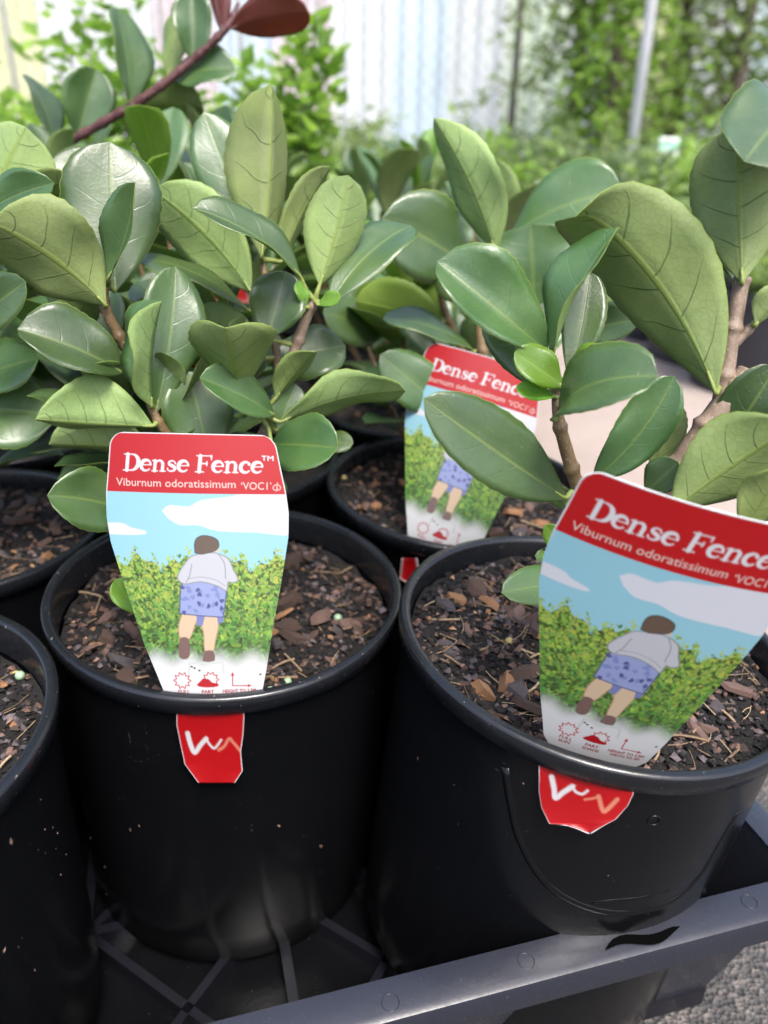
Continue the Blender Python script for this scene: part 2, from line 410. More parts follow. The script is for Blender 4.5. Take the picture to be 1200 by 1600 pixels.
# ------------------------------------------------------------------ pots
PR, PH = 0.0868, 0.178
def pot_r(z): return 0.0832 - 0.0025*(-z/PH)      # outer wall radius at local z (rim plane = 0)
class Pot: pass
def lathe(prof, Mx, seg=72, a0=0.0):
    vs = []; fs = []; q = len(prof)
    for k in range(seg):
        a = 2*math.pi*k/seg+a0
        for (r, z) in prof: vs.append(Mx @ Vector((r*math.cos(a), r*math.sin(a), z)))
    for k in range(seg):
        k2 = (k+1) % seg
        for j in range(q-1): fs.append((k*q+j, k2*q+j, k2*q+j+1, k*q+j+1))
    return vs, fs
def make_pot(name, c, ty, tx, label, group, mat=POT, scale=1.0):
    P = Pot(); P.c = Vector(c); P.M = Matrix.Translation(P.c) @ Matrix.Rotation(R_(tx), 4, 'X') @ Matrix.Rotation(R_(ty), 4, 'Y') @ Matrix.Scale(scale, 4)
    P.Mi = P.M.inverted()
    base = P.M @ Vector((0, 0, -PH))
    e = empty('plant_pot', tuple(base), label, 'pot', group); P.e = e
    w = [(0.0005, -PH+0.006)]+[(pot_r(-PH)-0.003, -PH+0.006), (pot_r(-PH)-0.002, -PH), (pot_r(-PH), -PH+0.003)]
    for k in range(1, 9): z = -PH+0.003+(PH-0.012)*k/8; w.append((pot_r(z), z))
    w += [(0.0832, -0.0085), (0.0812, -0.0080), (0.0806, -0.03), (0.0785, -0.06)]
    vs, fs = lathe(w, P.M); m = MB(); m.add(vs, fs); o = m.build('wall', mat, e); o.data.set_sharp_from_angle(angle=R_(40))
    r = [(0.0835, -0.0078), (0.0852, -0.0090), (0.0858, -0.0086), (PR-0.0002, -0.0016), (PR-0.0006, -0.0006), (PR-0.0016, 0.0), (PR-0.0040, -0.0001), (PR-0.0050, -0.0008), (PR-0.0054, -0.0020), (0.0808, -0.0090), (0.0804, -0.016)]
    vs, fs = lathe(r, P.M); m = MB(); m.add(vs, fs); o = m.build('rim', RIMM if mat is POT else mat, e); o.data.set_sharp_from_angle(angle=R_(50))
    return P
def on_pot(P, px, py, off):
    """point on the outer pot wall seen through a pixel, lifted by off"""
    r = ray(px, py); lo, hi = 0.12, wdepth(P.c)
    def g(d):
        q = P.Mi @ (CAM+r*d); return math.hypot(q.x, q.y)-(pot_r(q.z)+off)
    for _ in range(50):
        mid = (lo+hi)/2
        if g(mid) > 0: lo = mid
        else: hi = mid
    return CAM+r*lo
def wdepth(p): return (Vector(p)-CAM).dot(FW)
POTS = {}
GP = 'black nursery pots in the crate tray'
specs = [('C', (-0.0765, 0.3305, 0.1855), 2.7, 1.9, 'black pot with an upright plant label threaded through its front, red tail below the rim'),
         ('R', (0.0935, 0.2855, 0.1916), 6.5, 1.3, 'black pot beside the torn tray rim with a U-shaped moulded panel and tilted label'),
         ('L', (-0.2070, 0.2118, 0.1902), 1.0, 1.6, 'black pot without a label in the near corner of the tray, soil showing'),
         ('B', (0.0500, 0.4530, 0.1900), 3.2, 2.0, 'black pot holding the label half covered by a drooping leaf'),
         ('BL', (-0.2450, 0.3830, 0.1898), 1.3, -0.6, 'black pot behind the unlabelled corner pot, full of dark soil'),
         ('BB', (0.0322, 0.6240, 0.1900), 0.3, 0.2, 'black pot directly behind the pot with the half covered label'),
         ('C2', (-0.1190, 0.5040, 0.1890), 1.0, 0.5, 'black pot hidden under foliage behind the upright labelled pot'),
         ('BL2', (-0.2930, 0.5540, 0.1890), 0.0, 0.0, 'black pot hidden under foliage at the tray side'),
         ('C3', (-0.1420, 0.6800, 0.1890), 0.0, 0.5, 'black pot hidden under foliage at the rear of the tray')]
for k, c, ty, tx, lab in specs: POTS[k] = make_pot('plant_pot', c, ty, tx, lab, GP)
# moulded U panel of the right-hand pot
P = POTS['R']
path = smoothpath([on_pot(P, x, y, -0.0019) for x, y in ((792, 1195), (800, 1250), (815, 1310), (850, 1370), (900, 1405), (965, 1420), (1040, 1405), (1090, 1360), (1125, 1300), (1148, 1262))], 4)
m = MB(); m.tube(path, 0.0025, 12); m.build('moulded_ridge', POT, P.e)
path = smoothpath([on_pot(P, x, y, -0.0008) for x, y in ((925, 1408), (960, 1404), (1000, 1400), (1045, 1388))], 4)
m = MB(); m.tube(path, 0.0011, 8); m.build('moulded_ridge', POT, P.e)
m = MB(); c = on_pot(P, 1022, 1282, 0.0); n = (Vector((c.x-P.c.x, c.y-P.c.y, 0))).normalized(); s_ = n.cross(ZZ)
m.tube([c+(s_*math.cos(a)+ZZ*math.sin(a))*0.0022 for a in [2*math.pi*k/16 for k in range(17)]], 0.0005, 5, 0, False)
m.build('moulded_hole', POT, P.e)

# ------------------------------------------------------------------ potting mix with bark chips
def chip_mesh(seed, flatness=0.35):
    r = random.Random(seed); n = r.choice((5, 6, 7)); top, bot = [], []
    el = r.uniform(0.45, 1.0)
    for k in range(n):
        a = 2*math.pi*(k+r.uniform(-.3, .3))/n; rad = r.uniform(0.6, 1.05)
        x, y = math.cos(a)*rad, math.sin(a)*rad*el
        top.append(Vector((x*0.9, y*0.9, flatness*r.uniform(.5, 1.1)+0.15*x*r.uniform(-1, 1)))); bot.append(Vector((x, y, -flatness*r.uniform(.4, .8))))
    m = MB(); m.add(top+bot+[Vector((r.uniform(-.1, .1), r.uniform(-.1, .1), flatness*1.15))],
        [(k, (k+1) % n, 2*n) for k in range(n)]+[(n+k, n+(k+1) % n, (k+1) % n, k) for k in range(n)]+[tuple(n+k for k in reversed(range(n)))])
    return m.mesh('bark_chip', False)
CHIPS = []
for i in range(16):
    me = chip_mesh(i, 0.22+0.02*(i % 6)); me.materials.append(CHIP[(0, 1, 2, 0, 1, 0, 2, 3)[i % 8]]); CHIPS.append(me)
def ico(name, mat, sub=2):
    import bmesh
    bm = bmesh.new(); bmesh.ops.create_icosphere(bm, subdivisions=sub, radius=1); me = bpy.data.meshes.new(name); bm.to_mesh(me); bm.free()
    me.polygons.foreach_set('use_smooth', [True]*len(me.polygons)); me.materials.append(mat); return me
PRME = [ico('prill', PRILL), ico('prill', PRILLY)]
def inst(name, me, Mw, parent):
    o = bpy.data.objects.new(name, me); COL.objects.link(o); o.parent = parent
    o.matrix_parent_inverse = Matrix.Translation(wloc(parent)).inverted(); o.matrix_basis = Mw; return o
def soil(P, label, depth, nchip, nprill, ncrumb, seed, tone=(1, 1)):
    r = random.Random(seed); SR = 0.0800
    cz = -depth
    top = P.M @ Vector((0, 0, cz))
    nr, ns = 26, 72
    ph = [r.uniform(0, 6.28) for _ in range(6)]
    def hgt(x, y):
        return (0.0026*math.sin(x*70+ph[0])*math.sin(y*64+ph[1])+0.0016*math.sin(x*190+ph[2])*math.sin(y*170+ph[3])+0.0011*math.sin(x*420+ph[4]+y*130)*math.sin(y*390+ph[5])
                + 0.004*math.exp(-(x*x+y*y)/0.0006))
    e = empty('potting_mix', tuple(P.M @ Vector((0, 0, cz-0.03))), label, 'potting mix', 'dark bark potting mix in the pots')
    vs = [P.M @ Vector((0, 0, cz+hgt(0, 0)))]; fs = []
    for i in range(1, nr+1):
        rad = SR*i/nr
        for k in range(ns):
            a = 2*math.pi*k/ns; x, y = rad*math.cos(a), rad*math.sin(a)
            vs.append(P.M @ Vector((x, y, cz+hgt(x, y)+(r.uniform(-.0009, .0009)))))
    for k in range(ns):
        fs.append((0, 1+k, 1+(k+1) % ns))
        for i in range(1, nr):
            a = 1+(i-1)*ns+k; b = 1+(i-1)*ns+(k+1) % ns; fs.append((a, a+ns, b+ns, b))
    m = MB(); m.add(vs, fs); tag(m.build('soil', SOIL, e), kind='stuff')
    Rm = P.M.to_3x3().to_4x4()
    def spot(rmax=0.078):
        while True:
            x, y = r.uniform(-1, 1)*rmax, r.uniform(-1, 1)*rmax
            if x*x+y*y < rmax*rmax: return x, y
    for i in range(nchip):
        s = 0.0022+0.0085*r.random()**2.4
        x, y = spot(0.077-s)
        rot = Matrix.Rotation(r.uniform(0, 6.28), 4, 'Z') @ Matrix.Rotation(r.gauss(0, 0.35), 4, 'X') @ Matrix.Rotation(r.gauss(0, 0.35), 4, 'Y')
        Mw = Matrix.Translation(P.M @ Vector((x, y, cz+hgt(x, y)+s*0.25))) @ Rm @ rot @ Matrix.Diagonal((s, s*r.uniform(.6, 1), s*r.uniform(.5, 1.2), 1))
        inst('bark_chip', CHIPS[r.randrange(16)], Mw, e)
    for i in range(nprill):
        x, y = spot(); s = r.uniform(0.0016, 0.0022)
        inst('fertiliser_prill', PRME[i % 2], Matrix.Translation(P.M @ Vector((x, y, cz+hgt(x, y)+s*0.8))) @ Matrix.Scale(s, 4), e)
    # fine crumbs, straw and root hairs: too many to count
    m = MB()
    for i in range(ncrumb):
        x, y = spot(); s = 0.0006+0.0022*r.random()**1.5; c = Vector((x, y, cz+hgt(x, y)+s*0.4))
        k = r.choice((4, 5)); top_ = [c+Vector((math.cos(6.28*j/k+i)*s*r.uniform(.5, 1.2), math.sin(6.28*j/k+i)*s*r.uniform(.4, 1.1), r.uniform(-.3, .5)*s)) for j in range(k)]
        ap = c+Vector((0, 0, s*r.uniform(.5, 1.0)))
        m.add([P.M @ q for q in top_+[ap]], [(j, (j+1) % k, k) for j in range(k)], r.choices((0, 1, 2, 3, 4), (4, 3, .8, .4, 14))[0])
    tag(m.build('bark_crumbs', CHIP+[SOIL], e, False), kind='stuff')
    m = MB()
    for i in range(ncrumb//34):
        x, y = spot(0.074); a = r.uniform(0, 6.28); L = r.uniform(0.004, 0.016)*(1.4 if r.random() < .15 else 1); b = r.uniform(-.12, .12); tilt = r.gauss(0, .22)
        pts = []
        for k in range(4):
            t = k/3-.5; xx = x+math.cos(a+b*t*3)*L*t; yy = y+math.sin(a+b*t*3)*L*t
            q = math.hypot(xx, yy)
            if q > 0.079: xx *= 0.079/q; yy *= 0.079/q
            pts.append(P.M @ Vector((xx, yy, cz+hgt(x, y)+0.0022+tilt*L*t)))
        m.tube(pts, r.choice((0.00016, 0.00022, 0.00030, 0.0006)), 4, 0, False)
    tag(m.build('straw', STRAW, e), kind='stuff')
    return e
SOILS = {}
SOILS['C'] = soil(POTS['C'], 'bark potting mix with pinkish chips and green fertiliser beads around the upright label', 0.017, 230, 8, 5200, 1)
SOILS['R'] = soil(POTS['R'], 'crumbly bark potting mix with dry grass threads in the panelled pot', 0.013, 230, 4, 5600, 2)
SOILS['L'] = soil(POTS['L'], 'dark potting mix with yellow fertiliser beads in the unlabelled corner pot', 0.015, 150, 9, 4200, 3)
SOILS['B'] = soil(POTS['B'], 'potting mix in the pot of the half covered label', 0.012, 120, 2, 2600, 5)
SOILS['BL'] = soil(POTS['BL'], 'shaded potting mix in the pot behind the corner pot', 0.014, 120, 2, 2600, 6)
SOILS['BB'] = soil(POTS['BB'], 'potting mix in the pot behind the half covered label', 0.012, 60, 0, 300, 7)
for k, lab in (('C2', 'potting mix under the foliage behind the upright label'), ('BL2', 'potting mix in the pot at the tray side'), ('C3', 'potting mix in the rear tray pot')):
    SOILS[k] = soil(POTS[k], lab, 0.013, 10, 0, 40, hash(k) % 97 if False else len(lab))

# dried soil specks stuck to the near pots
for k, box in (('C', (130, 590, 1140, 1420)), ('R', (640, 1120, 1060, 1400)), ('L', (5, 110, 1180, 1560))):
    r = random.Random(ord(k)); m = MB()
    for i in range(16):
        px, py = r.uniform(box[0], box[1]), r.uniform(box[2], box[3])
        c = on_pot(POTS[k], px, py, .0); s = .00018+.0008*r.random()**4
        q = POTS[k].Mi @ c
        if q.z > -.010 or q.z < -.17: continue
        n = Vector((c.x-POTS[k].c.x, c.y-POTS[k].c.y, 0)).normalized(); sd_ = n.cross(ZZ); el = r.uniform(1, 3.2); a = r.uniform(-.6, .6)
        ux, uz = sd_*math.cos(a)+ZZ*math.sin(a), ZZ*math.cos(a)-sd_*math.sin(a)
        m.add([c+ux*s, c+uz*s*el, c-ux*s*.8, c-uz*s*el*.7, c+n*s*.7], [(0, 1, 4), (1, 2, 4), (2, 3, 4), (3, 0, 4)], r.choice((0, 0, 1)))
    tag(m.build('soil_specks', [CHIP[0], CHIP[2]], POTS[k].e, False), kind='stuff')

# ------------------------------------------------------------------ leaves
def wprof(t, blunt=0.5, low=0.85):
    w = (max(t, 0)**low)*(max(1-t, 0)**blunt); tm = low/(low+blunt)
    return w/((tm**low)*((1-tm)**blunt))
def leaf_geo(p0, p1, N, W, arc=0.0, fold=(0.12, 0.12), side=0.0, hook=0.0, t0=0.6, cup=0.0, wave=0.0, ph=0.0, nu=22, nv=8, blunt=0.45, thick=0.0003, pet=None, twist=0.0, low=0.85, teeth=0.028):
    """a leaf blade with a top and an underside sheet, from base p0 to tip p1; N top normal, W full width"""
    p0, p1 = Vector(p0), Vector(p1); a = p1-p0; L = a.length; a.normalize()
    N = Vector(N); N = (N-a*N.dot(a)).normalized(); S = a.cross(N)        # S to the right looking along a with N up
    # midrib in the (a,N) plane by integrating its heading
    xy = [(0.0, 0.0)]
    def head(t):
        h = arc*(0.5-t)
        if hook and t > t0: u = (t-t0)/(1-t0); h -= hook*u*u*(3-2*u)
        return h
    for i in range(nu):
        h = head((i+.5)/nu); xy.append((xy[-1][0]+math.cos(h)/nu, xy[-1][1]+math.sin(h)/nu))
    ex, ey = xy[-1]; el = math.hypot(ex, ey); ca, sa = ex/el, ey/el; k = L/el
    top, bot, uvs = [], [], []
    for i in range(nu+1):
        t = i/nu; x, y = xy[i]; X = (x*ca+y*sa)*k; Y = (-x*sa+y*ca)*k
        h = head(min(t, 1))-math.atan2(ey, ex); T = a*math.cos(h)+N*math.sin(h); Nn = N*math.cos(h)-a*math.sin(h)
        c = p0+a*X+N*Y+S*(side*L*4*t*(1-t))
        tw = twist*(t-.3); Sd = S*math.cos(tw)+Nn*math.sin(tw); Nd = Nn*math.cos(tw)-S*math.sin(tw)
        w = W/2*wprof(min(max(t, 0.0), 1.0), blunt, low)
        w = max(w, 0.0006*(1-t))
        if t > 0.35 and i % 2 and t < .97: w *= 1+teeth
        for j in range(nv+1):
            s = 2*j/nv-1; f = fold[0] if s < 0 else fold[1]
            q = c+Sd*(s*w*math.cos(f))+Nd*(abs(s)**1.3*w*math.sin(f)+cup*w*s*s+wave*w*s*s*math.sin(t*9+ph+(1.3 if s > 0 else 0)))
            q += Nd*(-0.02*w*math.exp(-(s/0.16)**2))
            th = thick*(1+1.6*math.exp(-(s/0.12)**2)*(1-t))
            top.append(q); bot.append(q-Nd*th); uvs.append((t, j/nv))
    nvv = nv+1; n = len(top); fs = []; mi = []
    for i in range(nu):
        for j in range(nv):
            A = i*nvv+j
            fs.append((A, A+1, A+nvv+1, A+nvv)); mi.append(0)
            fs.append((n+A, n+A+nvv, n+A+nvv+1, n+A+1)); mi.append(1)
    for i in range(nu):
        for j in (0, nv):
            A = i*nvv+j
            fs.append((A, A+nvv, n+A+nvv, n+A) if j == 0 else (A+nvv, A, n+A, n+A+nvv)); mi.append(1)
    V = top+bot; UV = uvs+uvs
    return V, fs, mi, UV
def leaf_mesh(name, geo, kind='n'):
    V, fs, mi, UV = geo
    me = bpy.data.meshes.new(name); me.from_pydata([tuple(v) for v in V], [], fs)
    me.polygons.foreach_set('material_index', mi); me.polygons.foreach_set('use_smooth', [True]*len(fs))
    uvl = me.uv_layers.new(name='leaf')
    idx = np.zeros(len(me.loops), dtype=np.int32); me.loops.foreach_get('vertex_index', idx)
    uvl.data.foreach_set('uv', np.array(UV, dtype=np.float32)[idx].ravel())
    for m_ in LM[kind]+[GSTEM if kind != 'r' else REDSTEM]: me.materials.append(m_)
    # make sure the top sheet looks along +N
    me.update(); return me
PL = {}
def plant(key, loc, label, group='glossy green viburnum plants'):
    PL[key] = (empty('viburnum_plant', loc, label, 'plant', group), [])
    return PL[key]
def stem(key, pts, rads, mat, name='stem', seg=10):
    e, segs = PL[key]; path = smoothpath(pts, 5); n = len(path)
    rr = []
    for i in range(n):
        t = i/(n-1)*(len(rads)-1); k = min(int(t), len(rads)-2); rr.append(rads[k]+(rads[k+1]-rads[k])*(t-k))
    run = 0.0; path2, rr2 = [], []
    for i in range(n-1):
        for q in range(4):
            t = q/4; pt = path[i].lerp(path[i+1], t); path2.append(pt); rb = rr[i]+(rr[i+1]-rr[i])*t
            if len(path2) > 1: run += (path2[-1]-path2[-2]).length
            rr2.append(rb*(1+.30*math.exp(-((run % .017-.0085)/.0016)**2)))
    path2.append(path[-1]); rr2.append(rr[-1]); path, rr = path2, rr2
    m = MB(); m.tube(path, rr, seg); m.build(name, mat, e); segs.extend(path)
    # node scars
def hero(key, b, t, wpx, th, arc=0, fold=8, kind='n', side=0.0, hook=0, t0=.6, cup=0.0, wave=0.07, blunt=.40, pet=True, twist=0, low=1.0):
    """b,t: base and tip (pixel x, y, depth); wpx: full width; th: roll about the axis, 0 = upper face to the viewer;
    fold: lift of the two halves, left and right of the axis as seen"""
    e, segs = PL[key]
    p0, p1 = at(*b), at(*t); a = (p1-p0).normalized(); mid = (p0+p1)/2
    c = (CAM-mid); c = (c-a*c.dot(a)).normalized(); s0 = a.cross(c); tr = R_(th)
    N = c*math.cos(tr)+s0*math.sin(tr)
    W = wpx*(b[2]+t[2])/2/F_PX
    fl, fr = fold if isinstance(fold, tuple) else (fold, fold)
    if abs(th) > 90: fl, fr = fr, fl; side = -side
    hr_ = random.Random(int(b[0]*31+b[1]*17+t[0]*7+t[1]))
    blunt = (blunt*.75+.30)*hr_.uniform(.92, 1.18); wave = hr_.uniform(.07, .19); cup += hr_.uniform(-.16, .06); twist += hr_.uniform(-14, 14); low *= hr_.uniform(.82, 1.0)
    pp = None
    if pet and segs:
        q = min(segs, key=lambda s: (s-p0).length)
        if 0.001 < (q-p0).length < 0.03: pp = q
    g = leaf_geo(p0, p1, N, W, R_(arc), (R_(fl), R_(fr)), side, R_(hook), t0, cup, wave, (b[0]*7+t[1]) % 6.28, blunt=blunt, pet=pp, twist=R_(twist), low=low)
    o = link('leaf', leaf_mesh('leaf', g, kind), e)
    if pp is not None:
        m = MB(); d = p0-pp; nv1 = 9; k = Vector(g[0][2*nv1+4])
        m.tube(smoothpath([pp, pp+d*0.5-N*d.length*0.10, p0-N*.0003, k-N*.0004], 4), [.0015-.0010*i/12 for i in range(13)], 7)
        q = m.build('petiole', GSTEM if kind != 'r' else REDSTEM, None); q.parent = o
    return o

# ---- shared leaf meshes for the plants further back
VAR = []
vr = random.Random(11)
for i in range(12):
    g = leaf_geo((0, 0, 0), (0, 1, 0), (0, 0, 1), vr.uniform(.50, .62), R_(vr.uniform(5, 50)), (R_(vr.uniform(5, 30)), R_(vr.uniform(5, 30))), vr.uniform(-.05, .05), wave=.07, ph=i, nu=12, nv=6, blunt=vr.uniform(.52, .75), thick=.004, low=vr.uniform(.8, 1.0), cup=vr.uniform(-.15, .05), twist=vr.uniform(-.25, .25))
    VAR.append(leaf_mesh('leaf', g, 'n'))
VARY = []
for i in range(5):
    g = leaf_geo((0, 0, 0), (0, 1, 0), (0, 0, 1), vr.uniform(.45, .55), R_(vr.uniform(5, 30)), (R_(vr.uniform(8, 30)), R_(vr.uniform(8, 30))), 0, wave=.05, ph=i, nu=10, nv=6, thick=.005)
    VARY.append(leaf_mesh('leaf', g, 'y'))
def put_leaf(e, p0, d, up, L, r, young=False):
    d = Vector(d).normalized(); up = Vector(up); up = (up-d*up.dot(d))
    if up.length < 1e-4: up = d.orthogonal()
    up.normalize(); x = d.cross(up)
    Mx = Matrix.Identity(4)
    for i in range(3): Mx[i][0] = x[i]*L; Mx[i][1] = d[i]*L; Mx[i][2] = up[i]*L; Mx[i][3] = p0[i]
    return inst('leaf', (VARY if young else VAR)[r.randrange(5 if young else 12)], Mx, e)
def auto_plant(key, h, nst, seed, spread=.05, L=.062, lean=(0, 0), start=None):
    e, segs = PL[key]; r = random.Random(seed); base = Vector(e.location) if start is None else Vector(start)
    for s in range(nst):
        a = 2*math.pi*(s+r.uniform(-.3, .3))/nst; hh = h*r.uniform(.62, 1.0); sp = spread*r.uniform(.5, 1.1)*(1 if nst > 1 else .3)
        top = base+Vector((math.cos(a)*sp+lean[0], math.sin(a)*sp+lean[1], hh))
        mid = base+Vector((math.cos(a)*sp*.6+lean[0]*.4, math.sin(a)*sp*.6+lean[1]*.4, hh*.45))
        path = smoothpath([base, mid, top], 6)
        m = MB(); m.tube(path, [.003-.0018*i/(len(path)-1) for i in range(len(path))], 7); m.build('stem', STEM, e)
        nodes = [.42, .6, .78, .92, 1.0]; yaw = r.uniform(0, 6.28)
        for k, t in enumerate(nodes):
            i = min(int(t*(len(path)-1)), len(path)-1); p = path[i]; yaw += math.pi/2+r.uniform(-.3, .3)
            el = (.05, .2, .45, .8, 1.15)[k]+r.uniform(-.2, .2)
            for q in (0, math.pi):
                if r.random() < .06: continue
                ya = yaw+q+r.uniform(-.2, .2); d = Vector((math.cos(ya)*math.cos(el), math.sin(ya)*math.cos(el), math.sin(el)))
                up = Vector((-math.cos(ya)*math.sin(el), -math.sin(ya)*math.sin(el), math.cos(el)))+Vector((r.uniform(-.3, .3), r.uniform(-.3, .3), 0))
                put_leaf(e, p+d*.004, d, up, L*r.uniform(.75, 1.15)*(1 if k < 4 else .8), r, young=(k == 4 and r.random() < .35))
# ---- plant of the upright labelled pot
def potbase(k, x=0, y=0): return tuple(POTS[k].M @ Vector((x, y, -0.020)))
plant('C', potbase('C'), 'leafy viburnum rising behind the upright label, pale leaf undersides showing')
c0 = Vector(potbase('C'))
stem('C', [c0, at(330, 800, .365), at(290, 720, .350), at(245, 655, .337), at(222, 600, .335)], [.0032, .0027, .0024, .002, .0012], STEM)
stem('C', [at(310, 765, .358), at(250, 640, .352), at(195, 540, .343), at(163, 478, .335), at(168, 440, .335)], [.0026, .0024, .0022, .0026, .0012], STEM)
stem('C', [c0, at(380, 760, .37), at(430, 640, .368), at(470, 520, .358), at(492, 470, .352)], [.0032, .003, .0028, .0026, .0016], BARK)
stem('C', [at(430, 640, .368), at(400, 640, .352), at(375, 610, .345)], [.0022, .002, .0014], BARK)
stem('C', [at(440, 610, .368), at(425, 500, .375), at(408, 400, .372)], [.0022, .002, .0014], STEM)
H = hero
H('C', (238, 665, .334), (55, 655, .312), 152, 165, 24, (70, 6), side=-.03, blunt=.62)
H('C', (236, 634, .330), (252, 470, .318), 132, -80, 26, (40, 45), side=.05, blunt=.48)
H('C', (243, 644, .340), (274, 416, .338), 100, 12, 14, (14, 8), side=.02)
H('C', (192, 582, .332), (27, 514, .306), 122, 18, 34, (42, 8), side=.02)
H('C', (240, 706, .345), (76, 694, .335), 110, 160, 34, (62, 8))
H('C', (215, 806, .348), (74, 774, .312), 104, 14, 20, (20, 6), side=.04)
H('C', (330, 722, .352), (292, 580, .345), 110, 8, 12, 6, blunt=.36)
H('C', (165, 476, .330), (-18, 346, .300), 172, 164, 24, (26, 6), side=.05, blunt=.42)
H('C', (180, 454, .340), (172, 222, .335), 150, 4, 12, 5, blunt=.33)
H('C', (168, 436, .325), (211, 285, .300), 96, -36, -12, (10, 58), side=.04, blunt=.5)
H('C', (409, 400, .362), (424, 132, .352), 156, 168, 8, (10, 80), blunt=.34, side=.02)
H('C', (395, 385, .395), (318, 175, .385), 92, 8, 10, 5, blunt=.34)
H('C', (470, 432, .345), (301, 325, .318), 92, 48, 48, (30, 6))
H('C', (500, 444, .350), (545, 274, .340), 116, 170, 8, (10, 58), blunt=.34, side=.02)
H('C', (440, 408, .380), (516, 260, .372), 70, -150, 34, (10, 40))
H('C', (515, 476, .352), (642, 352, .372), 100, -34, 34, (8, 20), side=-.03)
H('C', (392, 454, .375), (238, 296, .362), 124, 152, 20, 8, side=.04)
H('C', (388, 484, .368), (216, 402, .352), 96, 74, 44, 6)
H('C', (418, 528, .352), (447, 424, .350), 92, 4, 10, (12, 30))
H('C', (376, 612, .342), (352, 512, .302), 168, 176, -14, (40, 32), blunt=.34)
H('C', (428, 648, .352), (312, 590, .318), 84, 28, 30, (30, 10), blunt=.34)
H('C', (432, 620, .352), (493, 549, .336), 66, -148, 26, (10, 40))
H('C', (438, 658, .352), (634, 610, .352), 96, -125, 34, 10)
H('C', (424, 694, .350), (528, 700, .318), 100, -16, 22, (8, 16))
H('C', (470, 690, .36), (552, 692, .352), 40, -30, 10, 6)
H('C', (432, 672, .356), (462, 600, .356), 54, 10, 10, 8)
H('C', (478, 480, .35), (466, 438, .345), 26, 30, 10, 14, 'y'); H('C', (496, 476, .345), (532, 462, .340), 26, -30, 10, 14, 'y')
H('C', (330, 760, .36), (180, 640, .366), 100, 24, 30, 8)
H('C', (400, 560, .37), (300, 490, .375), 90, 156, 20, 8)
H('C', (420, 570, .38), (540, 540, .385), 96, -30, 20, 8)
H('C', (300, 650, .365), (205, 560, .372), 90, 30, 20, 8)
H('C', (265, 690, .36), (110, 610, .378), 100, 30, 20, 8)
H('C', (300, 520, .385), (215, 440, .392), 90, 40, 20, 8)
auto_plant('C', .105, 6, 31, .045, .044, (0, .02), c0+Vector((-.03, .035, .040)))
H('C', (215, 960, .335), (180, 905, .331), 44, 20, 10, 8, 'y')

# ---- plant of the panelled pot (right)
plant('R', potbase('R'), 'viburnum with a thick bent woody branch behind the tilted label')
r0 = Vector(potbase('R'))
stem('R', [r0, at(935, 860, .305), at(905, 770, .288), at(884, 700, .280), at(872, 650, .276), at(868, 590, .275)], [.0034, .003, .0026, .0025, .0021, .0014], STEM)
stem('R', [r0, at(990, 850, .298), at(1060, 730, .285), at(1125, 640, .278), at(1168, 580, .276)], [.0045, .0044, .0042, .0045, .0036], BARK)
stem('R', [at(1128, 625, .278), at(1140, 545, .276), at(1150, 490, .274), at(1160, 432, .272)], [.0034, .0028, .0028, .0026], BARK)
stem('R', [at(1130, 620, .278), at(1118, 590, .277), at(1112, 560, .276)], [.0022, .0018, .0013], BARK)
stem('R', [at(1140, 545, .276), at(1165, 520, .274), at(1185, 500, .272)], [.002, .0015, .0012], BARK)
H('R', (855, 550, .276), (683, 408, .262), 146, 14, 26, (52, 8), side=-.01)
H('R', (862, 560, .272), (968, 356, .256), 128, -40, 44, (10, 56), blunt=.45)
H('R', (888, 594, .280), (921, 424, .278), 68, 8, 12, (10, 16), side=.02)
H('R', (852, 614, .284), (764, 474, .285), 78, 8, 10, (10, 20))
H('R', (880, 604, .270), (804, 550, .262), 66, 22, 16, (26, 12), 'y')
H('R', (884, 592, .270), (945, 545, .262), 54, -34, 12, (10, 40), 'y')
H('R', (868, 620, .272), (806, 606, .266), 30, 20, 10, 14, 'y')
H('R', (872, 657, .276), (1028, 588, .236), 122, -44, 90, (14, 18), blunt=.28)
H('R', (884, 778, .284), (662, 622, .250), 120, 16, 20, (20, 8), side=-.02, blunt=.42)
H('R', (926, 750, .290), (1054, 588, .270), 84, 12, 24, (10, 14), side=.05)
H('R', (1030, 738, .300), (1036, 616, .298), 76, 172, 10, 10)
H('R', (1008, 770, .285), (1060, 722, .275), 60, -10, 10, (10, 24))
H('R', (1118, 612, .272), (898, 338, .258), 196, 166, 40, (30, 4), hook=60, t0=.76, side=.06, blunt=.4)
H('R', (1160, 440, .268), (1150, 196, .262), 152, 174, 12, (10, 18), blunt=.26)
H('R', (1250, 150, .275), (1163, 252, .238), 150, 12, 20, (8, 10), blunt=.35, pet=False)
H('R', (1150, 442, .285), (1100, 255, .285), 70, 34, 10, 6)
H('R', (1180, 507, .270), (1228, 448, .262), 60, -148, 10, (10, 30))
H('R', (1110, 732, .285), (1215, 570, .265), 96, 10, 14, 8)
H('R', (1050, 796, .270), (1245, 664, .245), 150, -155, 24, (8, 20))
H('R', (1075, 738, .292), (1140, 640, .290), 54, -150, 14, 8)
H('R', (1160, 830, .262), (1230, 730, .245), 80, -152, 14, 8)
H('R', (1010, 802, .300), (1090, 700, .296), 50, -20, 14, 8)
H('R', (920, 905, .295), (784, 926, .272), 66, 16, 16, (10, 6), blunt=.3)
H('R', (905, 890, .30), (836, 868, .292), 40, 20, 10, 14); H('R', (890, 870, .295), (852, 820, .288), 36, 10, 10, 14, 'y')
H('R', (880, 905, .292), (846, 862, .285), 20, 10, 10, 14, 'y')
H('R', (895, 802, .29), (862, 760, .29), 40, 150, 10, 10)

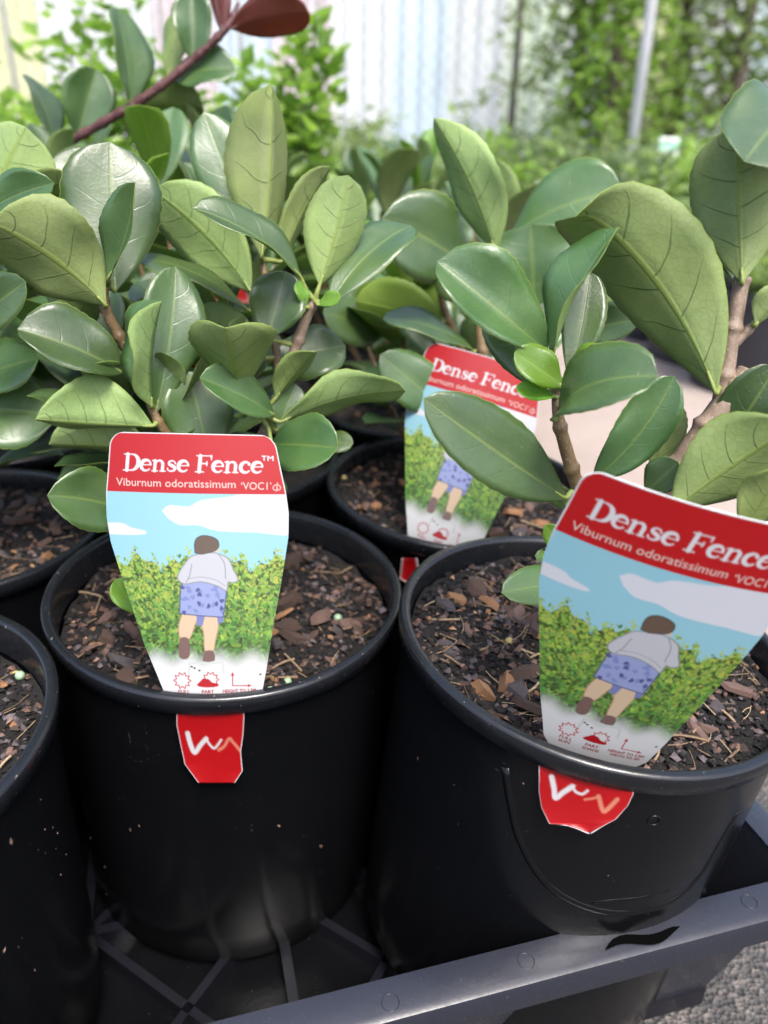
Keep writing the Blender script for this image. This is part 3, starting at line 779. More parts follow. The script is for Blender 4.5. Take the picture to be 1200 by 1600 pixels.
# ---- plant of the half covered label
plant('B', potbase('B'), 'viburnum with bluish broad leaves behind the half covered label')
b0 = Vector(potbase('B'))
stem('B', [b0, at(770, 640, .46), at(752, 540, .45), at(752, 470, .445), at(765, 400, .435)], [.0034, .003, .003, .0026, .0014], STEM)
stem('B', [at(768, 640, .462), at(720, 540, .465), at(690, 470, .455), at(700, 430, .45)], [.0026, .0024, .002, .0014], STEM)
H('B', (774, 394, .420), (678, 184, .395), 104, 160, -22, (34, 10), side=.06, blunt=.55)
H('B', (742, 428, .435), (597, 340, .395), 136, 18, 22, (16, 6), side=.03, blunt=.36)
H('B', (800, 364, .445), (973, 296, .420), 130, -22, 24, (6, 14), side=-.04, blunt=.36)
H('B', (835, 480, .440), (830, 350, .425), 160, 2, 14, 6, blunt=.33)
H('B', (752, 467, .440), (690, 425, .41), 70, 156, 10, 8)
H('B', (690, 505, .46), (555, 470, .47), 96, 160, 20, 8, 'y')
H('B', (690, 505, .46), (620, 400, .48), 84, 156, 20, 8, 'y')
H('B', (740, 548, .45), (598, 498, .43), 80, 66, 44, 8)
H('B', (700, 645, .44), (594, 554, .42), 84, 16, 16, 10)
H('B', (910, 484, .455), (1014, 412, .44), 96, -164, 14, 8)
H('B', (905, 524, .43), (1000, 500, .395), 66, -24, 50, (8, 16))
H('B', (770, 562, .45), (880, 480, .46), 100, -20, 20, 8)
H('B', (690, 564, .47), (640, 440, .48), 96, 16, 20, 8)
H('B', (800, 524, .46), (790, 400, .47), 96, 10, 20, 8)
auto_plant('B', .13, 5, 32, .05, .046, (-.01, .03), b0+Vector((-.01, .03, 0)))
H('B', (600, 524, .50), (505, 488, .46), 80, 26, 30, 8)

plant('BL', potbase('BL'), 'viburnum leaning in from the pot behind the unlabelled corner pot')
bl0 = Vector(potbase('BL'))
stem('BL', [bl0, at(-160, 560, .40), at(-90, 420, .37), at(-40, 340, .36)], [.0034, .003, .0024, .0014], STEM)
H('BL', (-30, 338, .345), (84, 286, .325), 72, -14, 22, (8, 20), side=-.03)
H('BL', (-40, 345, .36), (40, 198, .352), 150, 158, 16, (26, 10), blunt=.36)
H('BL', (20, 350, .365), (108, 272, .355), 80, -150, 20, 12)
H('BL', (-60, 524, .345), (40, 440, .318), 80, -18, 26, (8, 16))
H('BL', (200, 300, .42), (80, 252, .40), 76, 26, 40, 8, pet=False)
H('BL', (-60, 600, .38), (60, 560, .36), 90, -30, 20, 10)
H('BL', (-70, 640, .38), (90, 650, .38), 130, -24, 20, 6)
H('BL', (-40, 560, .39), (120, 480, .39), 100, -34, 20, 6); H('BL', (-30, 610, .40), (140, 560, .41), 100, -30, 20, 6)
H('BL', (-40, 420, .39), (70, 370, .40), 90, -150, 20, 6)
auto_plant('BL', .15, 5, 33, .05, .048)
plant('BB', potbase('BB'), 'viburnum at the tray edge behind the half covered label')
auto_plant('BB', .17, 4, 21, .06)
plant('C2', potbase('C2'), 'viburnum deep in the foliage behind the upright label')
auto_plant('C2', .19, 5, 22, .065)
plant('BL2', potbase('BL2'), 'viburnum at the tray side below the red stemmed branch')
auto_plant('BL2', .19, 5, 23, .065)
plant('C3', potbase('C3'), 'viburnum at the rear of the tray under the bright wall')
auto_plant('C3', .19, 5, 24, .065)

# ------------------------------------------------------------------ printed plant labels
def Zm(x, y):
    """label drawing units to millimetres (u right, v down, header line v = 0)"""
    v = (y-323)*(0.0915 if y < 323 else 0.0968)
    return ((x-547)*0.0921*(1+0.04*max(0, v)/80), v)
def corner(cx, cy, r, a0, a1, n=12): return [(cx+r*math.cos(R_(a0+(a1-a0)*k/n)), cy-r*math.sin(R_(a0+(a1-a0)*k/n))) for k in range(n+1)]
OUT_L = [Zm(*p) for p in corner(244, 136, 68, 90, 172)+[(168, 230), (158, 330), (161, 430), (180, 530), (215, 630), (262, 760), (330, 960), (380, 1080), (418, 1178), (450, 1215), (505, 1250)]]
OUT_R = [Zm(*p) for p in corner(812, 144, 76, 90, 12)+[(905, 220), (925, 310), (937, 400), (935, 500), (912, 640), (890, 760), (860, 920), (838, 1060), (815, 1180), (780, 1225), (720, 1250)]]
NCOL, NROW = 330, 500
def edge(tbl, v):
    vs = [p[1] for p in tbl]; us = [p[0] for p in tbl]
    return np.interp(v, vs, us)
V0, V1 = OUT_L[0][1], OUT_L[-1][1]
vv = np.r_[V0+5.0*np.linspace(0, 1, 90, endpoint=False)**2, np.linspace(V0+5.0, V1, NROW-90)]
lft = edge(OUT_L, vv); rgt = edge(OUT_R, vv)
ker = np.hanning(5); ker /= ker.sum()
def smooth1(a): 
    b = np.convolve(np.pad(a, 2, mode='edge'), ker, 'valid'); return b
lft, rgt = smooth1(lft), smooth1(rgt)
ss = np.linspace(0, 1, NCOL)
GU = (lft[:, None]+(rgt-lft)[:, None]*ss[None, :]); GV = np.repeat(vv[:, None], NCOL, 1)
class Canvas:
    def __init__(s, U, V, bg):
        s.U = U.ravel(); s.V = V.ravel(); s.C = np.tile(np.array(lin(bg)), (s.U.size, 1)); s.aa = 0.16
    def _box(s, u0, v0, u1, v1):
        return np.nonzero((s.U >= u0) & (s.U <= u1) & (s.V >= v0) & (s.V <= v1))[0]
    def blend(s, idx, cov, col, a=1.0):
        c = np.array(lin(col)); k = np.clip(cov*a, 0, 1)[:, None]; s.C[idx] = s.C[idx]*(1-k)+c*k
    def poly(s, pts, col, a=1.0, soft=0.0):
        P = np.array(pts, float); pad = 0.5+soft
        idx = s._box(P[:, 0].min()-pad, P[:, 1].min()-pad, P[:, 0].max()+pad, P[:, 1].max()+pad)
        if not len(idx): return
        x, y = s.U[idx], s.V[idx]; d = np.full(len(idx), 1e9); ins = np.zeros(len(idx), bool)
        for (x0, y0), (x1, y1) in zip(P, np.roll(P, -1, 0)):
            dx, dy = x1-x0, y1-y0; t = np.clip(((x-x0)*dx+(y-y0)*dy)/(dx*dx+dy*dy+1e-12), 0, 1)
            d = np.minimum(d, np.hypot(x-x0-t*dx, y-y0-t*dy))
            c = ((y0 > y) != (y1 > y)) & (x < (x1-x0)*(y-y0)/((y1-y0) if y1 != y0 else 1e-12)+x0); ins ^= c
        sdv = np.where(ins, -d, d); s.blend(idx, 0.5-sdv/(2*s.aa+soft), col, a)
    def stroke(s, pts, wid, col, a=1.0, soft=0.0):
        P = np.array(pts, float); W = np.broadcast_to(np.array(wid, float), (len(P),)) / 2; pad = W.max()+0.5+soft
        idx = s._box(P[:, 0].min()-pad, P[:, 1].min()-pad, P[:, 0].max()+pad, P[:, 1].max()+pad)
        if not len(idx): return
        x, y = s.U[idx], s.V[idx]; d = np.full(len(idx), 1e9)
        for i in range(len(P)-1):
            (x0, y0), (x1, y1) = P[i], P[i+1]; dx, dy = x1-x0, y1-y0
            t = np.clip(((x-x0)*dx+(y-y0)*dy)/(dx*dx+dy*dy+1e-12), 0, 1)
            d = np.minimum(d, np.hypot(x-x0-t*dx, y-y0-t*dy)-(W[i]+(W[i+1]-W[i])*t))
        s.blend(idx, 0.5-d/(2*s.aa+soft), col, a)
    def ell(s, u, v, ru, rv, ang, col, a=1.0):
        R0 = max(ru, rv)+0.3; idx = s._box(u-R0, v-R0, u+R0, v+R0)
        if not len(idx): return
        x, y = s.U[idx]-u, s.V[idx]-v; c, sn = math.cos(ang), math.sin(ang)
        q = np.hypot((x*c+y*sn)/ru, (-x*sn+y*c)/rv); s.blend(idx, (1-q)*min(ru, rv)/s.aa/2+.5, col, a)
    def tris(s, T, col):
        for t in T:
            P = np.array(t); idx = s._box(P[:, 0].min()-.3, P[:, 1].min()-.3, P[:, 0].max()+.3, P[:, 1].max()+.3)
            if len(idx): yield idx, P
def bez(pts, n=6):
    """smooth path of 2-D points"""
    return [(p.x, p.y) for p in smoothpath([Vector((a, b, 0)) for a, b in pts], n)]
def text_tris(body, height, width=None):
    cu = bpy.data.curves.new('print_text', 'FONT'); cu.body = body; cu.resolution_u = 3
    ob = bpy.data.objects.new('print_text', cu); COL.objects.link(ob)
    dg = bpy.context.evaluated_depsgraph_get(); me = ob.evaluated_get(dg).to_mesh()
    me.calc_loop_triangles()
    V = np.array([v.co[:2] for v in me.vertices]); T = [tuple(t.vertices) for t in me.loop_triangles]
    ob.evaluated_get(dg).to_mesh_clear(); bpy.data.objects.remove(ob); bpy.data.curves.remove(cu)
    cap = 0.69; V = V/cap*height; V[:, 0] -= V[:, 0].min()
    if width: V[:, 0] *= width/V[:, 0].max()
    return V, T
def draw_text(cv, body, u, v, h, col, width=None, align='l', a=1.0, bold=0.0):
    """v: baseline; text filled by triangles, antialiased on the union through point-in-triangle at sub-samples"""
    V, T = text_tris(body, h, width); w = V[:, 0].max()
    off = u-(w/2 if align == 'c' else 0)
    X = V[:, 0]+off; Y = v-V[:, 1]
    idx = cv._box(X.min()-.4, Y.min()-.4, X.max()+.4, Y.max()+.4)
    if not len(idx): return
    cov = np.zeros(len(idx)); x, y = cv.U[idx], cv.V[idx]
    offs = [(i*.075, j*.075) for i in (-1, 0, 1) for j in (-1, 0, 1)]
    if bold: offs = [(i*.075+b, j*.075) for i in (-1, 0, 1) for j in (-1, 0, 1) for b in (-bold, bold)]
    for (ox, oy) in offs:
        hit = np.zeros(len(idx), bool); xx, yy = x+ox, y+oy
        for t in T:
            (ax, ay), (bx, by), (cx, cy) = [(X[i], Y[i]) for i in t]
            sel = np.nonzero((xx >= min(ax, bx, cx)) & (xx <= max(ax, bx, cx)) & (yy >= min(ay, by, cy)) & (yy <= max(ay, by, cy)))[0]
            if not len(sel): continue
            px, py = xx[sel], yy[sel]
            d1 = (px-bx)*(ay-by)-(ax-bx)*(py-by); d2 = (px-cx)*(by-cy)-(bx-cx)*(py-cy); d3 = (px-ax)*(cy-ay)-(cx-ax)*(py-ay)
            neg = (d1 < 0) | (d2 < 0) | (d3 < 0); pos = (d1 > 0) | (d2 > 0) | (d3 > 0); hit[sel[~(neg & pos)]] = True
        cov += hit
    cov = cov/len(offs)*(1.9 if bold else 1.0)
    cv.blend(idx, np.clip(cov, 0, 1), col, a)
# hand-drawn bold serif capitals and lower case: strokes (points, widths) in an em box, x-height 0.68, cap 1.0
def arc(cx, cy, rx, ry, a0, a1, n=14): return [(cx+rx*math.cos(R_(a0+(a1-a0)*k/n)), cy+ry*math.sin(R_(a0+(a1-a0)*k/n))) for k in range(n+1)]
def wid(n, f): return [f(k/(n-1)) for k in range(n)]
G = {}
d_b = arc(.42, .5, .36, .47, 92, -92, 20)
G['D'] = (.86, [([(.20, .03), (.20, .97)], .19), ([(.02, .025), (.42, .025)], .06), ([(.02, .975), (.42, .975)], .06), (d_b, wid(21, lambda t: .06+.17*math.sin(math.pi*t)**1.3))])
G['F'] = (.80, [([(.20, .03), (.20, .97)], .19), ([(.02, .025), (.42, .025)], .06), ([(.02, .975), (.74, .975)], .06), ([(.74, .975), (.76, .74)], [.10, .04]), ([(.20, .52), (.56, .52)], .07), ([(.55, .64), (.55, .40)], .06)])
e_b = arc(.32, .34, .25, .31, 8, 318, 24)
G['e'] = (.62, [(e_b, wid(25, lambda t: .07+.13*max(0, math.sin(math.pi*min(1, t*1.02)))**1.5)), ([(.12, .36), (.55, .38)], .055), ([(.55, .38), (.53, .46)], [.09, .10])])
G['c'] = (.58, [(arc(.32, .34, .25, .31, 50, 318, 22), wid(23, lambda t: .07+.13*math.sin(math.pi*t)**1.3)), ([(.46, .53), (.47, .52)], .15)])
G['n'] = (.74, [([(.16, .03), (.16, .62)], .165), ([(.02, .63), (.16, .645)], .06), ([(.02, .025), (.31, .025)], .06), (arc(.375, .44, .17, .20, 165, 10, 12), wid(13, lambda t: .055+.11*t)), ([(.555, .44), (.555, .06)], .165), ([(.44, .025), (.70, .025)], .06)])
s_p = bez([(.44, .50), (.38, .61), (.25, .64), (.13, .57), (.14, .44), (.27, .36), (.40, .28), (.45, .17), (.36, .06), (.22, .035), (.10, .09), (.07, .19)], 3)
G['s'] = (.54, [(s_p, wid(len(s_p), lambda t: .06+.12*math.exp(-((t-.5)/.22)**2))), ([(.445, .52), (.445, .47)], [.05, .06]), ([(.07, .20), (.07, .15)], [.05, .06])])
def draw_serif(cv, body, u, v, h, width, col):
    tot = sum(G[c][0] if c != ' ' else .30 for c in body); sx = width/tot; x = 0
    for c in body:
        if c == ' ': x += .30; continue
        for pts, w in G[c][1]:
            P = [(u+(x+px)*sx+py*h*0.09, v-py*h) for px, py in pts]
            w = np.array(w)*(sx+h)/2*1.0
            cv.stroke(P, w, col)
        x += G[c][0]
RED, WHITE = (208, 6, 16), (246, 246, 248)
cv = Canvas(GU, GV, (166, 224, 240))
lf = np.repeat(lft[:, None], NCOL, 1).ravel(); rg = np.repeat(rgt[:, None], NCOL, 1).ravel()
# clouds
cv.poly(bez([Zm(*p) for p in ((405, 395), (440, 372), (520, 376), (570, 350), (680, 335), (760, 322), (960, 322), (960, 484), (800, 480), (640, 474), (560, 452), (480, 452), (430, 425))], 3), (240, 243, 251))
cv.poly(bez([Zm(*p) for p in ((150, 452), (235, 452), (270, 468), (334, 480), (330, 494), (250, 500), (150, 500))], 3), (240, 243, 251))
# hedge: thousands of little painted leaves
hr = random.Random(77)
hl = lambda u: Zm(0, 610)[1]+2.2*math.sin(u*.35)+1.4*math.sin(u*.9+1)
hp = [(u, hl(u)) for u in np.linspace(-36, 38, 60)]
cv.poly([(-38, 74)]+hp+[(38, 74)], (78, 108, 44))
for i in range(4200):
    u = hr.uniform(-34, 37); k = hr.random(); top = hl(u); v = top-3.0+(75-top)*k**1.25
    if v < top and hr.random() < .6: continue
    dk = (v-top)/(72-top)
    pal = [(190, 210, 88), (156, 194, 80), (128, 176, 74), (102, 154, 66), (82, 130, 58), (66, 108, 50)]
    ix = min(5, max(0, int(hr.gauss(0.9+dk*3.4, 1.0)))); c = pal[ix]; c = tuple(max(0, min(255, x+hr.randint(-14, 14))) for x in c)
    if hr.random() < .05: c = (58, 78, 36)
    r0 = hr.uniform(.5, 1.15)*(0.8+.5*dk); cv.ell(u, v, r0, r0*hr.uniform(.4, .7), hr.uniform(0, 3.14), c, .95)
# fade to white below
fade = np.clip((cv.V-(Zm(0, 955)[1]+1.2*np.sin(cv.U*.5)))/9.5, 0, 1); fade = fade*fade*(3-2*fade)
cv.C = cv.C*(1-fade[:, None])+np.array(lin((243, 244, 243)))*fade[:, None]
# step stool, pale
for seg in (((520, 1028), (655, 1026)), ((520, 1028), (516, 1075)), ((655, 1026), (662, 1075))):
    cv.stroke([Zm(*p) for p in seg], .9, (222, 226, 222), .9)
# man seen from behind (flat cartoon print)
sk, skl = (236, 208, 172), (206, 160, 130)
for leg in (((492, 815), (560, 818), (545, 860), (520, 925), (482, 925), (476, 870)), ((580, 825), (635, 828), (641, 870), (630, 920), (617, 978), (584, 978), (580, 900), (570, 860))):
    P = bez([Zm(*p) for p in leg+(leg[0],)], 3); cv.poly(P, sk); cv.stroke(P, .35, skl)
for b in (((480, 925), (490, 918), (518, 925), (522, 990), (505, 1012), (478, 1005), (474, 960)), ((585, 975), (618, 975), (624, 1018), (575, 1020), (580, 990))):
    P = bez([Zm(*p) for p in b], 2); cv.poly(P, (134, 104, 98))
cv.poly([Zm(*p) for p in ((550, 825), (585, 828), (575, 868), (552, 868))], (134, 142, 200)); cv.poly([Zm(*p) for p in ((635, 828), (665, 828), (660, 852), (640, 862))], (134, 142, 200))
sh = [Zm(*p) for p in ((495, 690), (560, 682), (640, 700), (676, 715), (668, 790), (660, 832), (580, 826), (480, 818), (484, 750))]
cv.poly(sh, (166, 178, 226))
cr = random.Random(5)
for i in range(26):
    x = cr.uniform(490, 662); y = cr.uniform(702, 815); u, v = Zm(x, y); c = (86, 92, 152) if i % 3 == 0 else (138, 152, 210)
    for q in range(3): cv.ell(u+cr.uniform(-.5, .5), v+cr.uniform(-.3, .3), .85, .5, cr.uniform(0, 3), c)
cv.stroke([Zm(*p) for p in ((484, 700), (482, 760), (480, 818), (580, 827), (660, 832), (668, 790), (676, 715))], .45, (92, 98, 140))
shirt = bez([Zm(*p) for p in ((560, 570), (600, 562), (645, 568), (685, 590), (705, 635), (724, 675), (700, 688), (682, 685), (676, 722), (640, 702), (570, 684), (500, 694), (472, 672), (482, 640), (510, 600), (530, 578))], 3)
cv.poly(shirt, (214, 216, 222)); cv.stroke(shirt+[shirt[0]], .4, (150, 152, 160))
cv.stroke(bez([Zm(*p) for p in ((532, 612), (522, 660), (508, 686))], 4), .35, (150, 152, 160)); cv.stroke(bez([Zm(*p) for p in ((645, 572), (668, 610), (672, 670))], 4), .35, (150, 152, 160))
cv.stroke(bez([Zm(*p) for p in ((520, 672), (570, 664), (630, 676), (670, 700))], 4), .3, (170, 172, 180))
cv.poly(bez([Zm(*p) for p in ((630, 545), (645, 548), (646, 560), (630, 562))], 2), sk)
hair = bez([Zm(*p) for p in ((545, 565), (543, 530), (552, 505), (580, 493), (615, 498), (640, 512), (645, 535), (634, 552), (610, 562), (575, 570))], 3)
cv.poly(hair, (112, 92, 76)); cv.stroke(hair+[hair[0]], .3, (62, 52, 46))
# icons
def star(x, y, r0, r1, n=9, ph=0):
    return [tuple(np.array(Zm(x, y))+np.array((math.cos(math.pi*k/n+ph), math.sin(math.pi*k/n+ph)))*(r1 if k % 2 else r0)) for k in range(2*n+1)]
RC = (206, 40, 48)
cv.stroke(star(488, 1105, 3.5, 2.4, 10), .40, RC); cv.stroke(star(606, 1100, 3.3, 2.3, 10), .40, RC)
cv.poly(bez([Zm(*p) for p in ((548, 1122), (565, 1105), (578, 1096), (598, 1098), (612, 1112), (636, 1118), (634, 1130), (590, 1134), (556, 1130))], 3), (200, 24, 36))
cv.stroke([Zm(697, 1078), Zm(697, 1128), Zm(766, 1130)], .42, RC)
cv.poly([Zm(689, 1084), Zm(697, 1068), Zm(705, 1084)], RC); cv.poly([Zm(760, 1122), Zm(775, 1130), Zm(760, 1138)], RC)
for tx, x, y, w in (('FULL', 495, 1160, 4.6), ('SUN', 495, 1181, 4.0), ('PART', 594, 1160, 4.7), ('SHADE', 596, 1181, 6.0), ('HEIGHT TO 2.5M', 724, 1158, 13.0), ('WIDTH TO 2M', 724, 1178, 10.8)):
    u, v = Zm(x, y); draw_text(cv, tx, u, v, 1.35, (176, 30, 40), w, 'c', 1.0, 0.08)
for (x, y) in ((540, 1050), (812, 1083), (560, 1060), (528, 1044)): cv.ell(*Zm(x, y), .5, .4, 0, (40, 36, 34), .9)
# header
idx = np.nonzero(cv.V < 0.05)[0]; cv.blend(idx, np.clip(.5-(cv.V[idx]-0.0)/.2, 0, 1), RED)
draw_serif(cv, 'Dense Fence', *Zm(236, 232), 6.6, 54.6, WHITE)
draw_text(cv, 'Viburnum odoratissimum ', *Zm(205, 297), 3.0, (250, 226, 214), 47.0)
draw_text(cv, '\u2018VOC1\u2019', *Zm(738, 303), 2.9, (250, 226, 214), 11.6)
cv.stroke(bez([Zm(*p) for p in ((887, 280), (874, 288), (872, 300), (882, 306))], 4), .32, (250, 226, 214)); cv.stroke(bez([Zm(*p) for p in ((893, 282), (902, 290), (900, 302), (890, 304), (888, 292))], 4), .32, (250, 226, 214))
cv.stroke([Zm(890, 272), Zm(886, 310)], .25, (250, 226, 214))
draw_text(cv, 'TM', *Zm(822, 178), 1.9, WHITE, 4.6, bold=.05)
# thin white die-cut margin along the top and sides
md = np.minimum(np.minimum((cv.U-lf), (rg-cv.U)), (cv.V-V0)*1.0)
cv.blend(np.arange(cv.U.size), np.clip((.55-md)/.25, 0, 1)*np.clip((4-cv.V)/8+.35, 0.0, 1), (248, 246, 246))
CARD_COL = cv.C
def card_mesh(bend_u, bend_v):
    """card in metres: local x right, y up (=-v), z towards the reader"""
    U, V = GU.ravel()*.001, GV.ravel()*.001
    z = -bend_u*(U-.002)**2-bend_v*np.clip(V-.02, 0, None)**2*1.0
    top = np.c_[U, -V, z+.00018]; bot = np.c_[U, -V, z-.00018]
    # back sheet uses a coarse copy of the outline
    nr, nc = NROW, NCOL
    i = np.arange(nr-1)[:, None]*nc+np.arange(nc-1)[None, :]
    f = np.stack([i, i+nc, i+nc+1, i+1], -1).reshape(-1, 4)
    rows = np.r_[np.arange(0, nr, 10), nr-1] if (nr-1) % 10 else np.arange(0, nr, 10)
    cols = np.r_[np.arange(0, nc, 10), nc-1] if (nc-1) % 10 else np.arange(0, nc, 10)
    bi = (rows[:, None]*nc+cols[None, :]); b = bot[bi.ravel()]; n0 = len(top); rr, cc = len(rows), len(cols)
    j = np.arange(rr-1)[:, None]*cc+np.arange(cc-1)[None, :]
    fb = np.stack([j, j+1, j+cc+1, j+cc], -1).reshape(-1, 4)+n0
    me = bpy.data.meshes.new('card'); allv = np.r_[top, b]; allf = np.r_[f, fb]
    # edge strip
    ring = [int(bi[0, k]) for k in range(cc)]+[int(bi[k, -1]) for k in range(1, rr)]+[int(bi[-1, k]) for k in range(cc-2, -1, -1)]+[int(bi[k, 0]) for k in range(rr-2, 0, -1)]
    rb = [k+n0 for k in range(cc)]+[k*cc+cc-1+n0 for k in range(1, rr)]+[(rr-1)*cc+k+n0 for k in range(cc-2, -1, -1)]+[k*cc+n0 for k in range(rr-2, 0, -1)]
    fe = np.array([(ring[k], ring[(k+1) % len(ring)], rb[(k+1) % len(ring)], rb[k]) for k in range(len(ring))])
    allf = np.r_[allf, fe]
    me.vertices.add(len(allv)); me.vertices.foreach_set('co', allv.astype(np.float32).ravel())
    me.loops.add(len(allf)*4); me.loops.foreach_set('vertex_index', allf.astype(np.int32).ravel())
    me.polygons.add(len(allf)); me.polygons.foreach_set('loop_start', np.arange(0, len(allf)*4, 4, dtype=np.int32))
    mi = np.zeros(len(allf), np.int32); mi[len(f):] = 1
    me.polygons.foreach_set('material_index', mi); me.update(); me.validate()
    at_ = me.attributes.new('print', 'FLOAT_COLOR', 'POINT'); col = np.ones((len(allv), 4), np.float32); col[:n0, :3] = CARD_COL; col[n0:, :3] = .8
    at_.data.foreach_set('color', col.ravel())
    me.materials.append(PRINT); me.materials.append(CARDW)
    me.polygons.foreach_set('use_smooth', [True]*len(allf))
    return me
CARD = card_mesh(4.0, 0.6)
def put_card(o, u, vd, scale=1.0, shift=1.0):
    """o: world position of the header centre, u: world right, vd: world down of the card"""
    o = CAM+(Vector(o)-CAM)*shift; u = Vector(u).normalized(); v = -Vector(vd); v = (v-u*v.dot(u)).normalized(); n = u.cross(v)
    Mx = Matrix.Identity(4)
    for i in range(3): Mx[i][0] = u[i]*scale; Mx[i][1] = v[i]*scale; Mx[i][2] = n[i]*scale; Mx[i][3] = o[i]
    return Mx
GL = 'printed plant labels'
labels = [('C', (-.0738, .2744, .2586), (.998, .056, -.025), (-.005, -.333, -.943), 1.0, 1.0, 'upright printed plant label with red header, fully visible from header to pot rim'),
          ('R', (.0855, .1996, .2691), (.965, -.157, -.208), (-.184, .15, -.972), 1.0, 1.0, 'tilted printed plant label with red header standing in the panelled pot by the torn rim'),
          ('B', (.0492, .411, .2584), (.951, -.222, -.215), (-.283, -.345, -.895), 1.02, 1.0, 'printed plant label with red header half covered by a drooping green leaf'),
          ('C3', (-.142, .606, .272), (1, .03, -.02), (0, -.10, -.99), 1.0, 1.0, 'blurred plant label far back whose red header peeps between the leaves'),
          ('C2', (-.119, .432, .262), (1, -.05, .02), (0, -.10, -.99), 1.0, 1.0, 'plant label buried in leaves behind the upright labelled pot')]
LAB = {}
for k, o, u, v, sc, shf, lab in labels:
    Mx = put_card(o, u, v, sc, shf); e = empty('plant_label', tuple(Mx @ Vector((.006, -.09, 0))), lab, 'plant label', GL)
    inst('card', CARD, Mx, e); LAB[k] = e
# red tails that come out below the rim, with the brushed W mark
def tail(k, outline, white, peach, nx=70, ny=70, margin=2.0):
    P = POTS[k]; ys = [p[1] for p in outline]; xs = [p[0] for p in outline]
    O = np.array(outline, float)
    y0, y1 = min(ys), max(ys); X0, X1 = min(xs), max(xs)
    # left and right edge per row by intersecting the outline
    rows = np.linspace(y0+.3, y1-.3, ny); PX = np.zeros((ny, nx)); PY = np.zeros((ny, nx))
    for i, y in enumerate(rows):
        hit = []
        for (ax, ay), (bx, by) in zip(O, np.roll(O, -1, 0)):
            if (ay > y) != (by > y): hit.append(ax+(bx-ax)*(y-ay)/(by-ay))
        a, b = (min(hit), max(hit)) if len(hit) >= 2 else ((X0+X1)/2, (X0+X1)/2+.1)
        PX[i] = np.linspace(a, b, nx); PY[i] = y
    cvt = Canvas(PX, PY, (206, 6, 18)); cvt.aa = .5
    for pts, w in white: cvt.stroke(bez(pts, 5), w, (250, 246, 246), .95, 1.2)
    for pts, w in peach: cvt.stroke(bez(pts, 5), w, (246, 150, 120), .9, 1.5)
    ed = np.minimum(PX-PX[:, :1], PX[:, -1:]-PX).ravel()
    cvt.blend(np.arange(PX.size), np.clip((margin-ed)/1.2, 0, 1), (244, 236, 236))
    vs = []
    for i in range(ny):
        for j in range(nx):
            t = i/(ny-1); vs.append(on_pot(P, PX[i, j], PY[i, j], .0011+.0035*t*t*(1 if k == 'R' else .9)+.0008*abs(2*j/(nx-1)-1)**2))
    me = bpy.data.meshes.new('tail')
    fs = [(i*nx+j, (i+1)*nx+j, (i+1)*nx+j+1, i*nx+j+1) for i in range(ny-1) for j in range(nx-1)]
    me.from_pydata([tuple(v) for v in vs], [], fs); me.update()
    a_ = me.attributes.new('print', 'FLOAT_COLOR', 'POINT'); col = np.ones((len(vs), 4), np.float32); col[:, :3] = cvt.C; a_.data.foreach_set('color', col.ravel())
    me.materials.append(PRINT); me.polygons.foreach_set('use_smooth', [True]*len(fs))
    o = link('tail', me, LAB[k]); md = o.modifiers.new('thickness', 'SOLIDIFY'); md.thickness = .00035; md.offset = -1
    tag(o, 'red label tail with a white brush-stroke mark'); return o
Z5 = lambda x, y: (100+x/2.667, 650+y/2.667)
Z6 = lambda x, y: (820+x/2.667, 730+y/2.667)
tail('C', [Z5(*p) for p in ((468, 1230), (752, 1230), (752, 1262), (748, 1330), (738, 1400), (745, 1480), (712, 1530), (560, 1530), (502, 1452), (484, 1370), (468, 1290))],
     [([Z5(*p) for p in ((515, 1322), (528, 1370), (545, 1402), (568, 1372), (592, 1345), (608, 1368), (628, 1384), (655, 1350))], [5, 8, 9, 6, 4, 5, 4, 2]+[4]*28)] if False else
     [([Z5(*p) for p in ((515, 1322), (528, 1370), (545, 1402), (568, 1372), (592, 1345))], 7), ([Z5(*p) for p in ((592, 1345), (608, 1370), (628, 1384), (655, 1350))], 3.4)],
     [([Z5(*p) for p in ((645, 1392), (668, 1376), (688, 1345), (705, 1360), (732, 1392))], 4.5)])
tail('R', [Z6(*p) for p in ((58, 1225), (455, 1330), (452, 1365), (430, 1412), (380, 1468), (270, 1526), (215, 1505), (165, 1490), (100, 1486), (68, 1420), (57, 1350))],
     [([Z6(*p) for p in ((112, 1290), (122, 1340), (128, 1378), (160, 1355), (200, 1330))], 8), ([Z6(*p) for p in ((200, 1330), (212, 1352), (240, 1362), (262, 1348))], 4)],
     [([Z6(*p) for p in ((250, 1385), (285, 1380), (308, 1372))], 3.5), ([Z6(*p) for p in ((308, 1372), (325, 1430), (345, 1425), (385, 1385))], 7)])
# the covered label's tail just shows as a red corner
tail('B', [(627, 872), (652, 872), (656, 900), (640, 912), (624, 905)], [], [], 12, 12, 3.0)

# ------------------------------------------------------------------ red-stemmed branch (photinia) behind on the left
ph = empty('photinia_plant', (-0.36, 0.62, 0.17), 'young shrub with a long slanting red stem and one red leaf', 'plant')
PL['P'] = (ph, [])
stem('P', [Vector((-0.36, 0.62, 0.17)), at(-40, 330, .60), at(75, 243, .56), at(215, 160, .53), at(300, 95, .52), at(355, 42, .51), at(372, 5, .51)], [.0036, .0034, .0031, .0029, .0027, .0024, .0013], REDSTEM)
H('P', (360, 44, .51), (484, 20, .49), 74, -160, 24, (8, 20), 'r')
H('P', (270, 125, .53), (368, 108, .52), 70, -40, 26, 10, side=-.04)
H('P', (205, 165, .53), (182, 12, .52), 92, 52, 20, (20, 30))
H('P', (262, 118, .53), (272, 20, .52), 50, 150, 10, 30)
H('P', (300, 96, .52), (300, -10, .51), 70, 20, 20, (10, 50))
H('P', (225, 165, .55), (318, 168, .54), 80, -140, 30, 10)
